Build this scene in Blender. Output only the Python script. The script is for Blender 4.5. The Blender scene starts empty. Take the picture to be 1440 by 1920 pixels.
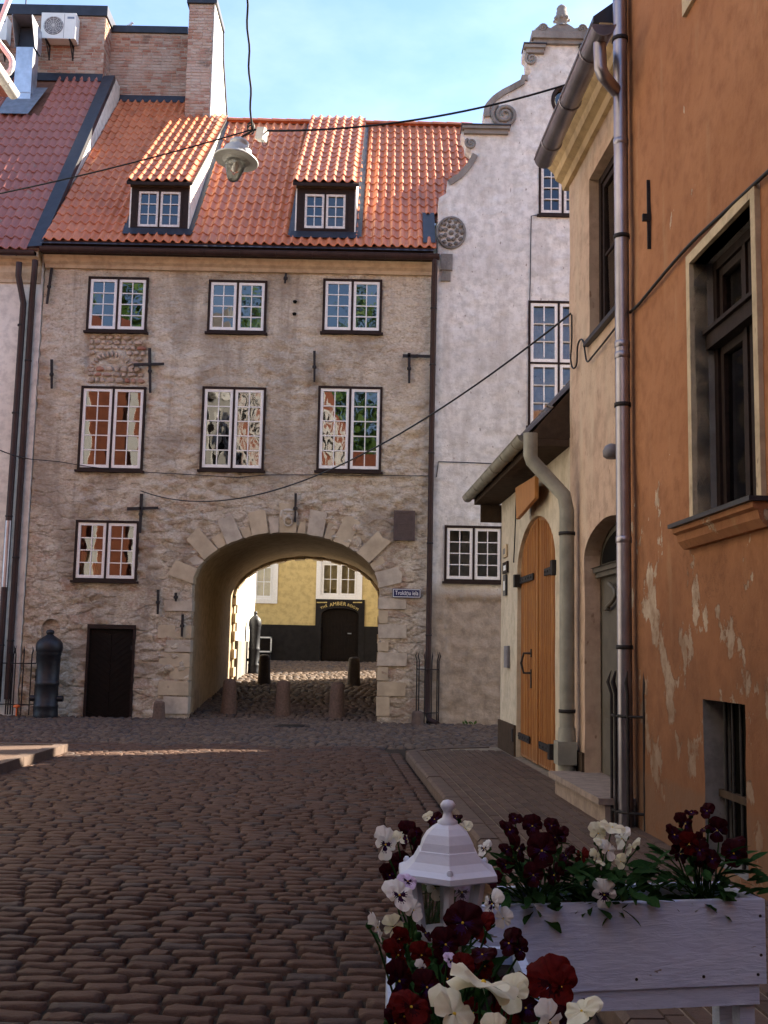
import bpy, bmesh, math, random
import numpy as np
from mathutils import Vector, Matrix, noise, geometry
R = math.radians
rnd = random.Random(7)
sc = bpy.context.scene
COL = sc.collection

# ------------------------------------------------------------------ camera
F = 2056.0                                   # focal length in photo pixels (1440 x 1920)
PITCH, ROLL = R(7.2), R(1.16)
EYE = Vector((0, 0, 1.55))
_f = Vector((0, math.cos(PITCH), math.sin(PITCH)))
_r0 = Vector((1, 0, 0)); _u0 = Vector((0, -math.sin(PITCH), math.cos(PITCH)))
_r = _r0 * math.cos(ROLL) + _u0 * math.sin(ROLL)
_u = -_r0 * math.sin(ROLL) + _u0 * math.cos(ROLL)
cam_d = bpy.data.cameras.new('camera'); cam = bpy.data.objects.new('camera', cam_d); COL.objects.link(cam)
m = Matrix((( _r.x, _u.x, -_f.x, EYE.x), (_r.y, _u.y, -_f.y, EYE.y), (_r.z, _u.z, -_f.z, EYE.z), (0, 0, 0, 1)))
cam.matrix_world = m
cam_d.sensor_fit = 'VERTICAL'; cam_d.sensor_height = 36; cam_d.sensor_width = 27
cam_d.lens = 36 * F / 1920
cam_d.clip_start = 0.05; cam_d.clip_end = 2000
sc.camera = cam

# ------------------------------------------------------------------ sky, sun, exposure
SUN_AZ, SUN_EL = 28.0, 33.0                  # azimuth from +x towards +y
sdir = Vector((math.cos(R(SUN_EL)) * math.cos(R(SUN_AZ)), math.cos(R(SUN_EL)) * math.sin(R(SUN_AZ)), math.sin(R(SUN_EL))))
world = bpy.data.worlds.new('World'); sc.world = world; world.use_nodes = True
wn = world.node_tree; wn.nodes.clear()
wo = wn.nodes.new('ShaderNodeOutputWorld'); wb = wn.nodes.new('ShaderNodeBackground')
sky = wn.nodes.new('ShaderNodeTexSky'); sky.sky_type = 'NISHITA'; sky.sun_disc = False
sky.sun_elevation = R(SUN_EL); sky.sun_rotation = R(90 - SUN_AZ)
sky.air_density = 1.0; sky.dust_density = 0.3; sky.ozone_density = 1.6; sky.altitude = 0
wtc = wn.nodes.new('ShaderNodeTexCoord'); wmp = wn.nodes.new('ShaderNodeMapping')
wmp.inputs['Scale'].default_value = (1.0, 1.0, 2.2)
wnz = wn.nodes.new('ShaderNodeTexNoise'); wnz.inputs['Scale'].default_value = 2.6; wnz.inputs['Detail'].default_value = 7
wnz.inputs['Roughness'].default_value = 0.55
wrp = wn.nodes.new('ShaderNodeValToRGB'); wrp.color_ramp.elements[0].position = 0.42; wrp.color_ramp.elements[1].position = 0.78
wrp.color_ramp.elements[0].color = (0, 0, 0, 1); wrp.color_ramp.elements[1].color = (.42, .42, .42, 1)
wmx = wn.nodes.new('ShaderNodeMix'); wmx.data_type = 'RGBA'
wmx.inputs['B'].default_value = (4.9, 5.4, 6.6, 1)
wn.links.new(wtc.outputs['Generated'], wmp.inputs['Vector']); wn.links.new(wmp.outputs['Vector'], wnz.inputs['Vector'])
wn.links.new(wnz.outputs['Fac'], wrp.inputs['Fac']); wn.links.new(wrp.outputs['Color'], wmx.inputs['Factor'])
wtn = wn.nodes.new('ShaderNodeMix'); wtn.data_type = 'RGBA'; wtn.blend_type = 'MULTIPLY'; wtn.inputs['Factor'].default_value = 1.0; wtn.inputs['B'].default_value = (.93, .955, 1.04, 1)
wn.links.new(sky.outputs['Color'], wtn.inputs['A']); wn.links.new(wtn.outputs['Result'], wmx.inputs['A']); wn.links.new(wmx.outputs['Result'], wb.inputs['Color'])
wb.inputs['Strength'].default_value = 0.068
wn.links.new(wb.outputs['Background'], wo.inputs['Surface'])
sun_d = bpy.data.lights.new('sun', 'SUN'); sun_d.energy = 5.0; sun_d.angle = R(0.53); sun_d.color = (1.0, 0.88, 0.70)
sun = bpy.data.objects.new('sun', sun_d); COL.objects.link(sun)
sun.rotation_euler = (-sdir).to_track_quat('-Z', 'Y').to_euler(); sun.location = (20, 20, 40)
sc.view_settings.view_transform = 'Standard'; sc.view_settings.look = 'None'
sc.view_settings.exposure = 2.5; sc.view_settings.gamma = 1.0; sc.view_settings.use_curve_mapping = False
sc.render.engine = 'CYCLES'
sc.cycles.use_denoising = True
sc.cycles.max_bounces = 7; sc.cycles.diffuse_bounces = 4; sc.cycles.glossy_bounces = 3; sc.cycles.transparent_max_bounces = 10
sc.cycles.caustics_reflective = False; sc.cycles.caustics_refractive = False
sc.cycles.use_adaptive_sampling = True

# ------------------------------------------------------------------ pixel -> place
def ray(px, py):
    return (_f * F + _r * (px - 720) - _u * (py - 960)).normalized()
def on_plane(px, py, p0, n):
    d = ray(px, py); t = (Vector(p0) - EYE).dot(n) / d.dot(n)
    return EYE + d * t
def at_y(px, py, Y): return on_plane(px, py, (0, Y, 0), Vector((0, 1, 0)))
def at_z(px, py, Z): return on_plane(px, py, (0, 0, Z), Vector((0, 0, 1)))
def to_px(p):
    q = Vector(p) - EYE; z = q.dot(_f)
    if z < .05: return (-9999, -9999)
    return (720 + F * q.dot(_r) / z, 960 - F * q.dot(_u) / z)
def in_view(p, mrg=40):
    x, y = to_px(p); return -mrg < x < 1440 + mrg and -mrg < y < 1920 + mrg
class Fr:                                     # a wall's frame: u to the viewer's right, v up, n out of the wall
    def __init__(s, O, u):
        s.O = Vector(O); s.u = Vector(u).normalized(); s.v = Vector((0, 0, 1)); s.n = s.u.cross(s.v)
    def p(s, u, v, d=0.0): return s.O + s.u * u + s.v * v + s.n * d
    def px(s, x, y, d=0.0):
        q = on_plane(x, y, s.O + s.n * d, s.n) - s.O
        return q.dot(s.u), q.z
    def rect(s, l, t, r, b):                  # photo rectangle -> (u0,u1,v0,v1)
        cx, cy = (l + r) / 2, (t + b) / 2
        return s.px(l, cy)[0], s.px(r, cy)[0], s.px(cx, b)[1], s.px(cx, t)[1]
    def mat(s, u, v, d=0.0):
        q = s.p(u, v, d)
        return Matrix(((s.u.x, s.v.x, s.n.x, q.x), (s.u.y, s.v.y, s.n.y, q.y), (s.u.z, s.v.z, s.n.z, q.z), (0, 0, 0, 1)))
YG = 24.0
G = Fr((0, YG, 0), (1, 0, 0))                 # gatehouse front
YD = 40.0
WANG = R(2.8)
T = Vector((math.sin(WANG), -math.cos(WANG), 0))
W = Fr((1.86, 17.2, 0), T)                    # the house fronts on the right of the street

# ------------------------------------------------------------------ materials
def lin(c):
    return tuple(c) + (1,) if len(c) == 3 else c
class Mt:
    def __init__(s, name, rough=.85, spec=.3, metal=0):
        s.m = bpy.data.materials.new(name); s.m.use_nodes = True; s.nt = s.m.node_tree
        s.b = s.nt.nodes['Principled BSDF']; s.out = s.nt.nodes['Material Output']
        s.b.inputs['Roughness'].default_value = rough; s.b.inputs['Specular IOR Level'].default_value = spec
        s.b.inputs['Metallic'].default_value = metal
        s._tc = None
    def N(s, t): return s.nt.nodes.new(t)
    def L(s, a, b): s.nt.links.new(a, b)
    def setv(s, sock, v):
        if hasattr(v, 'is_linked') or isinstance(v, bpy.types.NodeSocket): s.L(v, sock)
        elif isinstance(v, (tuple, list)) and len(v) == 3 and sock.type == 'RGBA': sock.default_value = lin(v)
        else: sock.default_value = v
    def co(s, scale=(1, 1, 1), rnd_off=False):
        if s._tc is None: s._tc = s.N('ShaderNodeTexCoord')
        mp = s.N('ShaderNodeMapping'); mp.inputs['Scale'].default_value = scale
        s.L(s._tc.outputs['Object'], mp.inputs['Vector'])
        if rnd_off:
            oi = s.N('ShaderNodeObjectInfo'); ml = s.N('ShaderNodeMath'); ml.operation = 'MULTIPLY'; ml.inputs[1].default_value = 37.0
            s.L(oi.outputs['Random'], ml.inputs[0]); s.L(ml.outputs[0], mp.inputs['Location'])
        return mp.outputs['Vector']
    def noise(s, scale, detail=5, rough=.55, vec=None, dist=0.0):
        n = s.N('ShaderNodeTexNoise'); n.inputs['Scale'].default_value = scale; n.inputs['Detail'].default_value = detail
        n.inputs['Roughness'].default_value = rough; n.inputs['Distortion'].default_value = dist
        s.L(vec if vec is not None else s.co(), n.inputs['Vector']); return n.outputs['Fac']
    def voro(s, scale, vec=None, feature='F1', out='Distance'):
        n = s.N('ShaderNodeTexVoronoi'); n.feature = feature; n.inputs['Scale'].default_value = scale
        s.L(vec if vec is not None else s.co(), n.inputs['Vector']); return n.outputs[out]
    def ramp(s, fac, *stops):
        r = s.N('ShaderNodeValToRGB'); e = r.color_ramp.elements
        while len(e) < len(stops): e.new(.5)
        for k, (p, c) in enumerate(stops):
            e[k].position = p; e[k].color = (c, c, c, 1) if isinstance(c, (int, float)) else lin(c)
        s.L(fac, r.inputs['Fac']); return r.outputs['Color']
    def mix(s, fac, a, b, mode='MIX'):
        x = s.N('ShaderNodeMix'); x.data_type = 'RGBA'; x.blend_type = mode
        s.setv(x.inputs['Factor'], fac); s.setv(x.inputs['A'], a); s.setv(x.inputs['B'], b); return x.outputs['Result']
    def math(s, op, a, b=0.0):
        x = s.N('ShaderNodeMath'); x.operation = op; s.setv(x.inputs[0], a); s.setv(x.inputs[1], b); return x.outputs[0]
    def zcoord(s):
        if s._tc is None: s._tc = s.N('ShaderNodeTexCoord')
        x = s.N('ShaderNodeSeparateXYZ'); s.L(s._tc.outputs['Object'], x.inputs[0]); return x.outputs['Z']
    def rand(s):
        return s.N('ShaderNodeObjectInfo').outputs['Random']
    def bump(s, h, strength=.4, dist=.02, prev=None):
        b = s.N('ShaderNodeBump'); b.inputs['Strength'].default_value = strength; b.inputs['Distance'].default_value = dist
        s.L(h, b.inputs['Height'])
        if prev is not None: s.L(prev, b.inputs['Normal'])
        s.L(b.outputs['Normal'], s.b.inputs['Normal']); return b.outputs['Normal']
    def col(s, c): s.setv(s.b.inputs['Base Color'], c); return s.m
    def rough(s, v): s.setv(s.b.inputs['Roughness'], v)

def simple(name, c, rough=.6, spec=.4, metal=0, var=.25, scale=6, bump=.15):
    q = Mt(name, rough, spec, metal)
    n = q.noise(scale, 6, .6, q.co(rnd_off=True))
    q.col(q.mix(q.ramp(n, (.3, 0), (.7, 1)), tuple(x * (1 - var) for x in c), tuple(min(1, x * (1 + var)) for x in c)))
    if bump: q.bump(q.noise(scale * 8, 4), bump, .005)
    return q.m
M = {}
def plaster(name, a, b, stain=None, speck=None, grain=22, bump=.5, big=.7, lo=None, lo_z=None):
    q = Mt(name, .95, .15)
    n1 = q.noise(big, 6, .6); n2 = q.noise(5, 8, .65); n3 = q.noise(grain, 6, .7)
    c = q.mix(q.ramp(n1, (.35, 0), (.65, 1)), a, b)
    c = q.mix(q.math('MULTIPLY', q.ramp(n2, (.44, 0), (.62, 1)), .7), c, tuple(x * .70 for x in b))
    if stain:
        sv = q.noise(1.3, 7, .65, q.co((1.6, 1.6, .35)))
        c = q.mix(q.math('MULTIPLY', q.ramp(sv, (.48, 0), (.68, 1)), .75), c, stain)
    if speck:
        sp = q.noise(14, 4, .5, q.co((1, 1, .5)))
        c = q.mix(q.ramp(sp, (.66, 0), (.72, 1)), c, speck)
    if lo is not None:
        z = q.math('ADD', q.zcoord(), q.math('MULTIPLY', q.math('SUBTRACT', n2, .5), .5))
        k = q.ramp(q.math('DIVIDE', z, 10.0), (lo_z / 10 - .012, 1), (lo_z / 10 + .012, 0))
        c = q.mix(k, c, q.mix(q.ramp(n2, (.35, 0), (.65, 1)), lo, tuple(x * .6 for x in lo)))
    q.col(c)
    nb = q.bump(n3, bump, .012)
    q.bump(n2, bump * .7, .05, nb)
    return q.m
# gatehouse: rubble stones half covered by lime plaster, brick showing near the arch
q = Mt('rubble_plaster', .95, .12)
n1 = q.noise(.55, 6, .6); n2 = q.noise(4.2, 9, .68, q.co((1, 1, 1.9))); n3 = q.noise(17, 8, .74, q.co((1, 1, 1.6)))
dn = q.N('ShaderNodeTexNoise'); dn.inputs['Scale'].default_value = 2.2; dn.inputs['Detail'].default_value = 4; q.L(q.co(), dn.inputs['Vector'])
va = q.N('ShaderNodeVectorMath'); va.operation = 'MULTIPLY_ADD'; va.inputs[1].default_value = (.55, .55, .55)
q.L(dn.outputs['Color'], va.inputs[0]); q.L(q.co((2.4, 2.4, 4.6)), va.inputs[2])
cell = q.N('ShaderNodeTexVoronoi'); cell.inputs['Scale'].default_value = 1.0; q.L(va.outputs[0], cell.inputs['Vector'])
edge = q.voro(1.0, va.outputs[0], 'DISTANCE_TO_EDGE')
sepc = q.N('ShaderNodeSeparateColor'); q.L(cell.outputs['Color'], sepc.inputs[0])
stone = q.ramp(sepc.outputs[0], (.0, (.34, .25, .17)), (.3, (.54, .425, .31)), (.55, (.46, .38, .30)), (.75, (.66, .55, .41)), (.92, (.38, .20, .13)))
stone = q.mix(q.ramp(edge, (.015, 1), (.06, 0)), stone, (.30, .235, .175))
pl_c = q.mix(q.ramp(n1, (.35, 0), (.66, 1)), (.62, .53, .405), (.72, .63, .49))
bigm = q.ramp(q.noise(.62, 4, .55), (.40, 0), (.60, 1))
pl_d = q.mix(q.ramp(n2, (.34, 0), (.54, 1)), (.37, .295, .20), pl_c)
pl_c = q.mix(bigm, q.mix(.25, pl_c, pl_d), pl_d)
zz = q.zcoord()
lowk = q.ramp(q.math('DIVIDE', zz, 12.0), (.30, .72), (.56, .22))
mk = q.math('MULTIPLY', q.ramp(q.noise(1.1, 6, .62), (.36, 0), (.50, 1)), lowk)
c = q.mix(q.math('MULTIPLY', mk, .8), pl_c, stone)
c = q.mix(q.math('MULTIPLY', q.ramp(n3, (.49, 0), (.62, 1)), .7), c, (.76, .69, .58))
c = q.mix(q.math('MULTIPLY', q.ramp(n3, (.30, 1), (.45, 0)), .8), c, (.17, .125, .09))
lk2 = q.ramp(q.math('DIVIDE', zz, 12.0), (.30, 1), (.48, 0))
rb = q.math('MULTIPLY', q.ramp(q.noise(2.3, 6, .6), (.57, 0), (.66, 1)), lk2)
c = q.mix(q.math('MULTIPLY', rb, .6), c, (.33, .18, .12))
damp = q.math('MULTIPLY', q.ramp(q.noise(.9, 5, .6, q.co((1, 1, .6))), (.50, 0), (.64, 1)), .6)
c = q.mix(damp, c, (.30, .24, .185))
sk = q.math('MULTIPLY', q.ramp(q.noise(2.6, 5, .6, q.co((2.2, 2.2, .16))), (.55, 0), (.72, 1)), .5)
c = q.mix(sk, c, (.28, .225, .18))
q.col(c); nb = q.bump(n3, 1.0, .03); nb = q.bump(q.math('MULTIPLY', q.ramp(edge, (0, 0), (.16, 1)), mk), .8, .06, nb); q.bump(n2, 1.0, .09, nb); M['rubble'] = q.m
M['limestone'] = simple('limestone', (.42, .345, .245), .95, .15, 0, .22, 3, .6)
M['limestone_pale'] = simple('limestone_pale', (.42, .365, .295), .95, .15, 0, .25, 4, .6)
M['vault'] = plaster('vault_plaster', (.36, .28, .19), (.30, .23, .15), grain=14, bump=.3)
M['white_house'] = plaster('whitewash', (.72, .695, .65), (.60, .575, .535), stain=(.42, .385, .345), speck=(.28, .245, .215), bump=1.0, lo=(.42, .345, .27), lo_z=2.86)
M['stucco_grey'] = plaster('grey_stucco', (.18, .165, .15), (.27, .25, .23), stain=(.11, .10, .09), bump=.8)
M['cream'] = plaster('cream_plaster', (.72, .68, .60), (.66, .62, .55), bump=.2)
M['ext'] = plaster('cream_ext_plaster', (.62, .53, .40), (.56, .47, .35), stain=(.44, .36, .26), bump=.35)
M['pink'] = plaster('pink_plaster', (.55, .385, .28), (.49, .34, .245), stain=(.56, .44, .32), speck=(.30, .19, .13), bump=.4)
M['cornice'] = plaster('ochre_cornice', (.58, .43, .24), (.52, .37, .2), bump=.2)
M['beige_cornice'] = plaster('beige_cornice', (.52, .41, .28), (.46, .35, .24), bump=.2)
M['surround'] = plaster('cream_surround', (.60, .48, .32), (.52, .41, .27), speck=(.32, .24, .17), bump=.4)
M['reveal'] = plaster('grey_reveal', (.27, .255, .235), (.22, .205, .19), speck=(.12, .10, .09), bump=.5)
# orange render with peeled patches
q = Mt('orange_render', .92, .18)
n1 = q.noise(.8, 6, .6); n2 = q.noise(6, 8, .65); n3 = q.noise(30, 6, .7)
c = q.mix(q.ramp(n1, (.35, 0), (.65, 1)), (.33, .142, .064), (.39, .178, .084))
c = q.mix(q.math('MULTIPLY', q.ramp(n2, (.45, 0), (.7, 1)), .5), c, (.18, .07, .032))
st = q.noise(2.2, 6, .6, q.co((2.2, 2.2, .35)))
c = q.mix(q.math('MULTIPLY', q.ramp(st, (.58, 0), (.75, 1)), .5), c, (.42, .26, .14))
zz = q.zcoord()
zl = q.ramp(q.math('DIVIDE', zz, 10.0), (.18, 1), (.34, .15), (.75, .12))
pe = q.math('MULTIPLY', q.noise(1.9, 8, .64, q.co((1.35, 1.35, 1.0))), q.math('ADD', .80, q.math('MULTIPLY', zl, .22)))
pk = q.ramp(pe, (.56, 0), (.572, 1))
pale = q.mix(q.ramp(n2, (.4, 0), (.6, 1)), (.58, .46, .34), (.36, .25, .165))
c = q.mix(pk, c, pale)
cdn = q.N('ShaderNodeTexNoise'); cdn.inputs['Scale'].default_value = 3.5; cdn.inputs['Detail'].default_value = 7; cdn.inputs['Roughness'].default_value = .7; q.L(q.co(), cdn.inputs['Vector'])
cva = q.N('ShaderNodeVectorMath'); cva.operation = 'MULTIPLY_ADD'; cva.inputs[1].default_value = (.8, .8, .8); q.L(cdn.outputs['Color'], cva.inputs[0]); q.L(q.co((1, 1, .7)), cva.inputs[2])
cr = q.voro(1.1, cva.outputs[0], 'DISTANCE_TO_EDGE')
crk = q.math('MULTIPLY', q.ramp(cr, (.0, 1), (.007, 0)), q.ramp(q.noise(1.2, 3), (.5, 0), (.6, 1)))
c = q.mix(q.math('MULTIPLY', crk, zl), c, (.13, .06, .03))
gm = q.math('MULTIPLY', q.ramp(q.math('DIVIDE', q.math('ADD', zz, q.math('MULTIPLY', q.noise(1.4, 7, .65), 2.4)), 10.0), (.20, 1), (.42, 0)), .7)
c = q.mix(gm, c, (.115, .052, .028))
bs = q.ramp(q.math('DIVIDE', q.math('ADD', zz, q.math('MULTIPLY', n2, .10)), 10.0), (.062, 1), (.066, 0))
c = q.mix(q.math('MULTIPLY', bs, q.ramp(pe, (.5, 1), (.56, .25))), c, (.16, .085, .05))
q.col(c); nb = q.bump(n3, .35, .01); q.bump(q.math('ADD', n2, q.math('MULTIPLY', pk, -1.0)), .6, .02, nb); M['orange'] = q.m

def stone_mat(name, a, b, dark, rough=.75):
    q = Mt(name, rough, .16)
    g = q.N('ShaderNodeNewGeometry')
    isl = g.outputs['Random Per Island']; r1 = q.math('FRACT', q.math('ADD', q.rand(), isl))
    c = q.mix(r1, a, b)
    c = q.mix(q.ramp(q.math('FRACT', q.math('MULTIPLY', r1, 7.13)), (.80, 0), (.9, 1)), c, dark)
    n = q.noise(18, 7, .65, q.co(rnd_off=True))
    c = q.mix(q.math('MULTIPLY', q.ramp(n, (.35, 0), (.75, 1)), .5), c, tuple(x * 1.6 for x in b))
    q.col(c); nb_ = q.bump(q.noise(55, 6, .7, q.N('ShaderNodeNewGeometry').outputs['Position']), .8, .010); q.bump(q.noise(14, 5, .6, q.N('ShaderNodeNewGeometry').outputs['Position']), .6, .02, nb_); q.rough(q.ramp(n, (.3, rough - .12), (.7, rough + .15)))
    return q.m
M['sett'] = stone_mat('granite_sett', (.058, .033, .024), (.088, .052, .038), (.052, .042, .040), .72)
M['cobble'] = stone_mat('fieldstone', (.050, .034, .028), (.125, .09, .066), (.045, .042, .046), .7)
M['joint'] = simple('joint_sand', (.034, .026, .020), .98, .1, 0, .35, 9, .5)
M['paver'] = stone_mat('clay_paver', (.085, .056, .044), (.11, .074, .058), (.07, .048, .038), .72)
M['pale_sand'] = simple('pale_joint_sand', (.26, .21, .155), .98, .1, 0, .3, 12, .4)
M['kerb'] = simple('granite_kerb', (.098, .067, .053), .8, .3, 0, .25, 9, .5)
M['ground'] = simple('ground_soil', (.12, .10, .085), .98, .1, 0, .3, 3, .4)

def tile_mat(name, a, b, dirt):
    q = Mt(name, .5, .45)
    isl = q.N('ShaderNodeNewGeometry').outputs['Random Per Island']
    r1 = q.math('FRACT', q.math('ADD', q.rand(), isl))
    c = q.mix(r1, a, b)
    n = q.noise(7, 7, .65, q.co(rnd_off=True))
    c = q.mix(q.math('MULTIPLY', q.ramp(n, (.5, 0), (.8, 1)), .6), c, dirt)
    gp = q.N('ShaderNodeNewGeometry').outputs['Position']
    c = q.mix(q.math('MULTIPLY', q.ramp(q.noise(.8, 7, .65, gp), (.50, 0), (.68, 1)), .45), c, dirt)
    c = q.mix(q.math('MULTIPLY', q.ramp(q.noise(5.5, 5, .6, gp), (.64, 0), (.70, 1)), .6), c, (.20, .17, .11))
    q.col(c); q.bump(q.noise(60, 4, .6), .15, .004); return q.m
M['tile'] = tile_mat('clay_pantile', (.50, .135, .046), (.60, .185, .07), (.33, .10, .048))
M['tile_l'] = tile_mat('plum_pantile', (.30, .095, .065), (.34, .115, .08), (.22, .07, .05))
M['tile_d'] = tile_mat('sooty_pantile', (.075, .055, .045), (.10, .07, .055), (.04, .035, .03))
M['deck'] = simple('roof_deck', (.16, .07, .045), .9, .2)
q = Mt('old_brick', .92, .15)
isl = q.rand()
c = q.mix(q.ramp(isl, (.0, 0), (.55, .6), (1, 1)), (.29, .115, .075), (.40, .225, .155))
c = q.mix(q.math('MULTIPLY', q.ramp(q.math('FRACT', q.math('MULTIPLY', isl, 9.7)), (.72, 0), (.8, 1)), .7), c, (.42, .33, .27))
n = q.noise(9, 7, .7, q.co(rnd_off=True))
c = q.mix(q.math('MULTIPLY', q.ramp(n, (.5, 0), (.72, 1)), .55), c, (.47, .40, .34))
gp_ = q.N('ShaderNodeNewGeometry').outputs['Position']
w1_ = q.noise(.9, 6, .65, gp_); w2_ = q.noise(1.7, 6, .6, gp_)
c = q.mix(q.math('MULTIPLY', q.ramp(w1_, (.48, 0), (.62, 1)), .65), c, (.50, .42, .36))
c = q.mix(q.math('MULTIPLY', q.ramp(w2_, (.56, 0), (.70, 1)), .7), c, (.10, .075, .065))
q.col(c); q.bump(n, .7, .02); M['brick'] = q.m
M['mortar'] = simple('lime_mortar', (.40, .33, .275), .98, .1, 0, .25, 14, .6)
M['white_render'] = plaster('white_chimney_render', (.80, .78, .72), (.76, .74, .68), bump=.15)
M['flash'] = simple('dark_flashing', (.026, .027, .036), .45, .5, .3, .3, 5, .2)
M['flash_grey'] = simple('zinc_flashing', (.22, .23, .26), .4, .5, .6, .25, 6, .15)
M['frame'] = simple('brown_paint', (.022, .012, .009), .7, .2, 0, .35, 14, .3)
M['sash'] = simple('white_paint', (.72, .70, .67), .5, .4, 0, .08, 20, .25)
M['sash_old'] = simple('worn_white_paint', (.62, .57, .52), .7, .3, 0, .22, 24, .5)
M['dark_room'] = simple('dark_room', (.008, .007, .006), .9, .05, 0, .3, 2, 0)
M['curtain'] = simple('pale_curtain', (.50, .44, .26), .9, .1, 0, .25, 7, .3)
M['iron'] = simple('wrought_iron', (.022, .018, .018), .65, .4, .3, .4, 20, .6)
M['cannon'] = simple('cast_iron_cannon', (.016, .017, .022), .5, .5, .4, .35, 9, .4)
M['brownpipe'] = simple('brown_painted_pipe', (.034, .017, .016), .55, .3, 0, .3, 6, .15)
M['greypipe'] = simple('grey_green_pipe', (.25, .235, .19), .55, .4, 0, .25, 4, .2)
M['zincpipe'] = simple('zinc_pipe', (.30, .28, .31), .34, .5, .85, .22, 3, .15)
M['galv'] = simple('galvanised_duct', (.46, .49, .55), .38, .5, .75, .2, 4, .15)
M['darkdoor'] = simple('dark_door_wood', (.009, .006, .0045), .8, .12, 0, .4, 9, .4)
M['bollard'] = simple('red_granite', (.12, .078, .058), .8, .3, 0, .3, 22, .5)
M['bollard_dark'] = simple('dark_granite', (.055, .045, .042), .8, .3, 0, .3, 22, .5)
M['plastic'] = simple('offwhite_plastic', (.70, .69, .66), .45, .4, 0, .06, 4, .05)
M['fan'] = simple('fan_grille_grey', (.16, .15, .17), .5, .4)
M['cable'] = simple('black_cable', (.012, .012, .014), .6, .35, 0, .2, 3, 0)
M['lampshade'] = simple('grey_lamp_enamel', (.50, .51, .50), .35, .5, .2, .12, 8, .1)
M['soffit'] = simple('brown_soffit', (.055, .036, .024), .85, .15, 0, .3, 7, .4)
M['bronze'] = simple('dark_bronze', (.085, .062, .058), .5, .5, .5, .25, 10, .4)
M['blue'] = simple('blue_enamel', (.015, .018, .075), .35, .5, 0, .1, 4, 0)
M['letter'] = simple('white_lettering', (.80, .80, .78), .5, .3, 0, .05, 4, 0)
M['gold'] = simple('gold_lettering', (.62, .47, .17), .5, .4, 0, .1, 4, 0)
M['yellow'] = plaster('yellow_plaster', (.58, .445, .20), (.53, .405, .18), bump=.2)
M['black_plinth'] = plaster('dark_plinth', (.022, .019, .018), (.017, .015, .014), bump=.2)
M['door_grey'] = simple('grey_green_door', (.095, .082, .062), .5, .4, 0, .25, 7, .3)
M['stone_step'] = simple('step_stone', (.26, .20, .165), .85, .25, 0, .25, 10, .4)
M['green'] = simple('weed_green', (.06, .13, .03), .7, .3)
M['orange_glow'] = simple('orange_plastic', (.75, .16, .03), .4, .5, 0, .1, 5, 0)
M['redhouse'] = plaster('brick_red_plaster', (.30, .105, .06), (.26, .085, .05), bump=.2)
M['grey_street'] = plaster('grey_street_plaster', (.34, .33, .31), (.29, .28, .265), bump=.2)
M['gull'] = simple('gull_feathers', (.55, .55, .56), .8, .2)
# wood of the big doors
q = Mt('varnished_pine', .5, .4)
v = q.co((9, 9, .9), True)
n = q.noise(3.2, 7, .6, v, 1.2); n2 = q.noise(1.1, 4, .5, q.co((1, 1, .35), True))
c = q.mix(q.ramp(n, (.35, 0), (.62, 1)), (.50, .225, .060), (.27, .088, .020))
c = q.mix(q.ramp(n2, (.35, 0), (.7, 1)), c, q.mix(.5, c, (.58, .30, .10)))
low = q.ramp(q.zcoord(), (.0, 1), (.5, 0))
c = q.mix(q.math('MULTIPLY', low, .55), c, (.24, .17, .12))
q.col(q.mix(q.rand(), c, q.mix(.65, c, (.24, .085, .022)))); q.bump(n, .4, .006); M['pine'] = q.m
# worn white painted board
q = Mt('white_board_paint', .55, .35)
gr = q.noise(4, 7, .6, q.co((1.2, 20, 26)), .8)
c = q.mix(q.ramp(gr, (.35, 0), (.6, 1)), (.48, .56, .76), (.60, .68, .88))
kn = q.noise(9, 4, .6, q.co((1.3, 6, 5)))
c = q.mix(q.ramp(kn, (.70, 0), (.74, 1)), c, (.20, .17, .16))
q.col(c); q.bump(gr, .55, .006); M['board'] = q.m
# glass: clear panes with a wavy reflection
def glass(name, wav=.05, tint=(.78, .80, .79), ior=1.75, add=.05):
    q = Mt(name); nt = q.nt; nt.nodes.remove(q.b)
    tr = q.N('ShaderNodeBsdfTransparent'); tr.inputs['Color'].default_value = lin(tint)
    gl = q.N('ShaderNodeBsdfGlossy'); gl.inputs['Roughness'].default_value = .015; gl.inputs['Color'].default_value = (.95, .96, .97, 1)
    fr = q.N('ShaderNodeFresnel'); fr.inputs['IOR'].default_value = ior
    bp = q.N('ShaderNodeBump'); bp.inputs['Strength'].default_value = 1.0; bp.inputs['Distance'].default_value = wav
    q.L(q.noise(.95, 1, .3, q.co((1, 1, .6), True)), bp.inputs['Height']); q.L(bp.outputs['Normal'], gl.inputs['Normal'])
    mx = q.N('ShaderNodeMixShader'); q.L(q.math('ADD', fr.outputs[0], add), mx.inputs[0]); q.L(tr.outputs[0], mx.inputs[1]); q.L(gl.outputs[0], mx.inputs[2])
    q.L(mx.outputs[0], q.out.inputs['Surface']); return q.m
M['glass'] = glass('old_window_glass', .0016, tint=(.6, .62, .61), add=.035)
M['glass_new'] = glass('window_glass', .0006)
M['clear'] = glass('clear_glass', .0, (.93, .94, .93), 1.45, .02)
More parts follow.
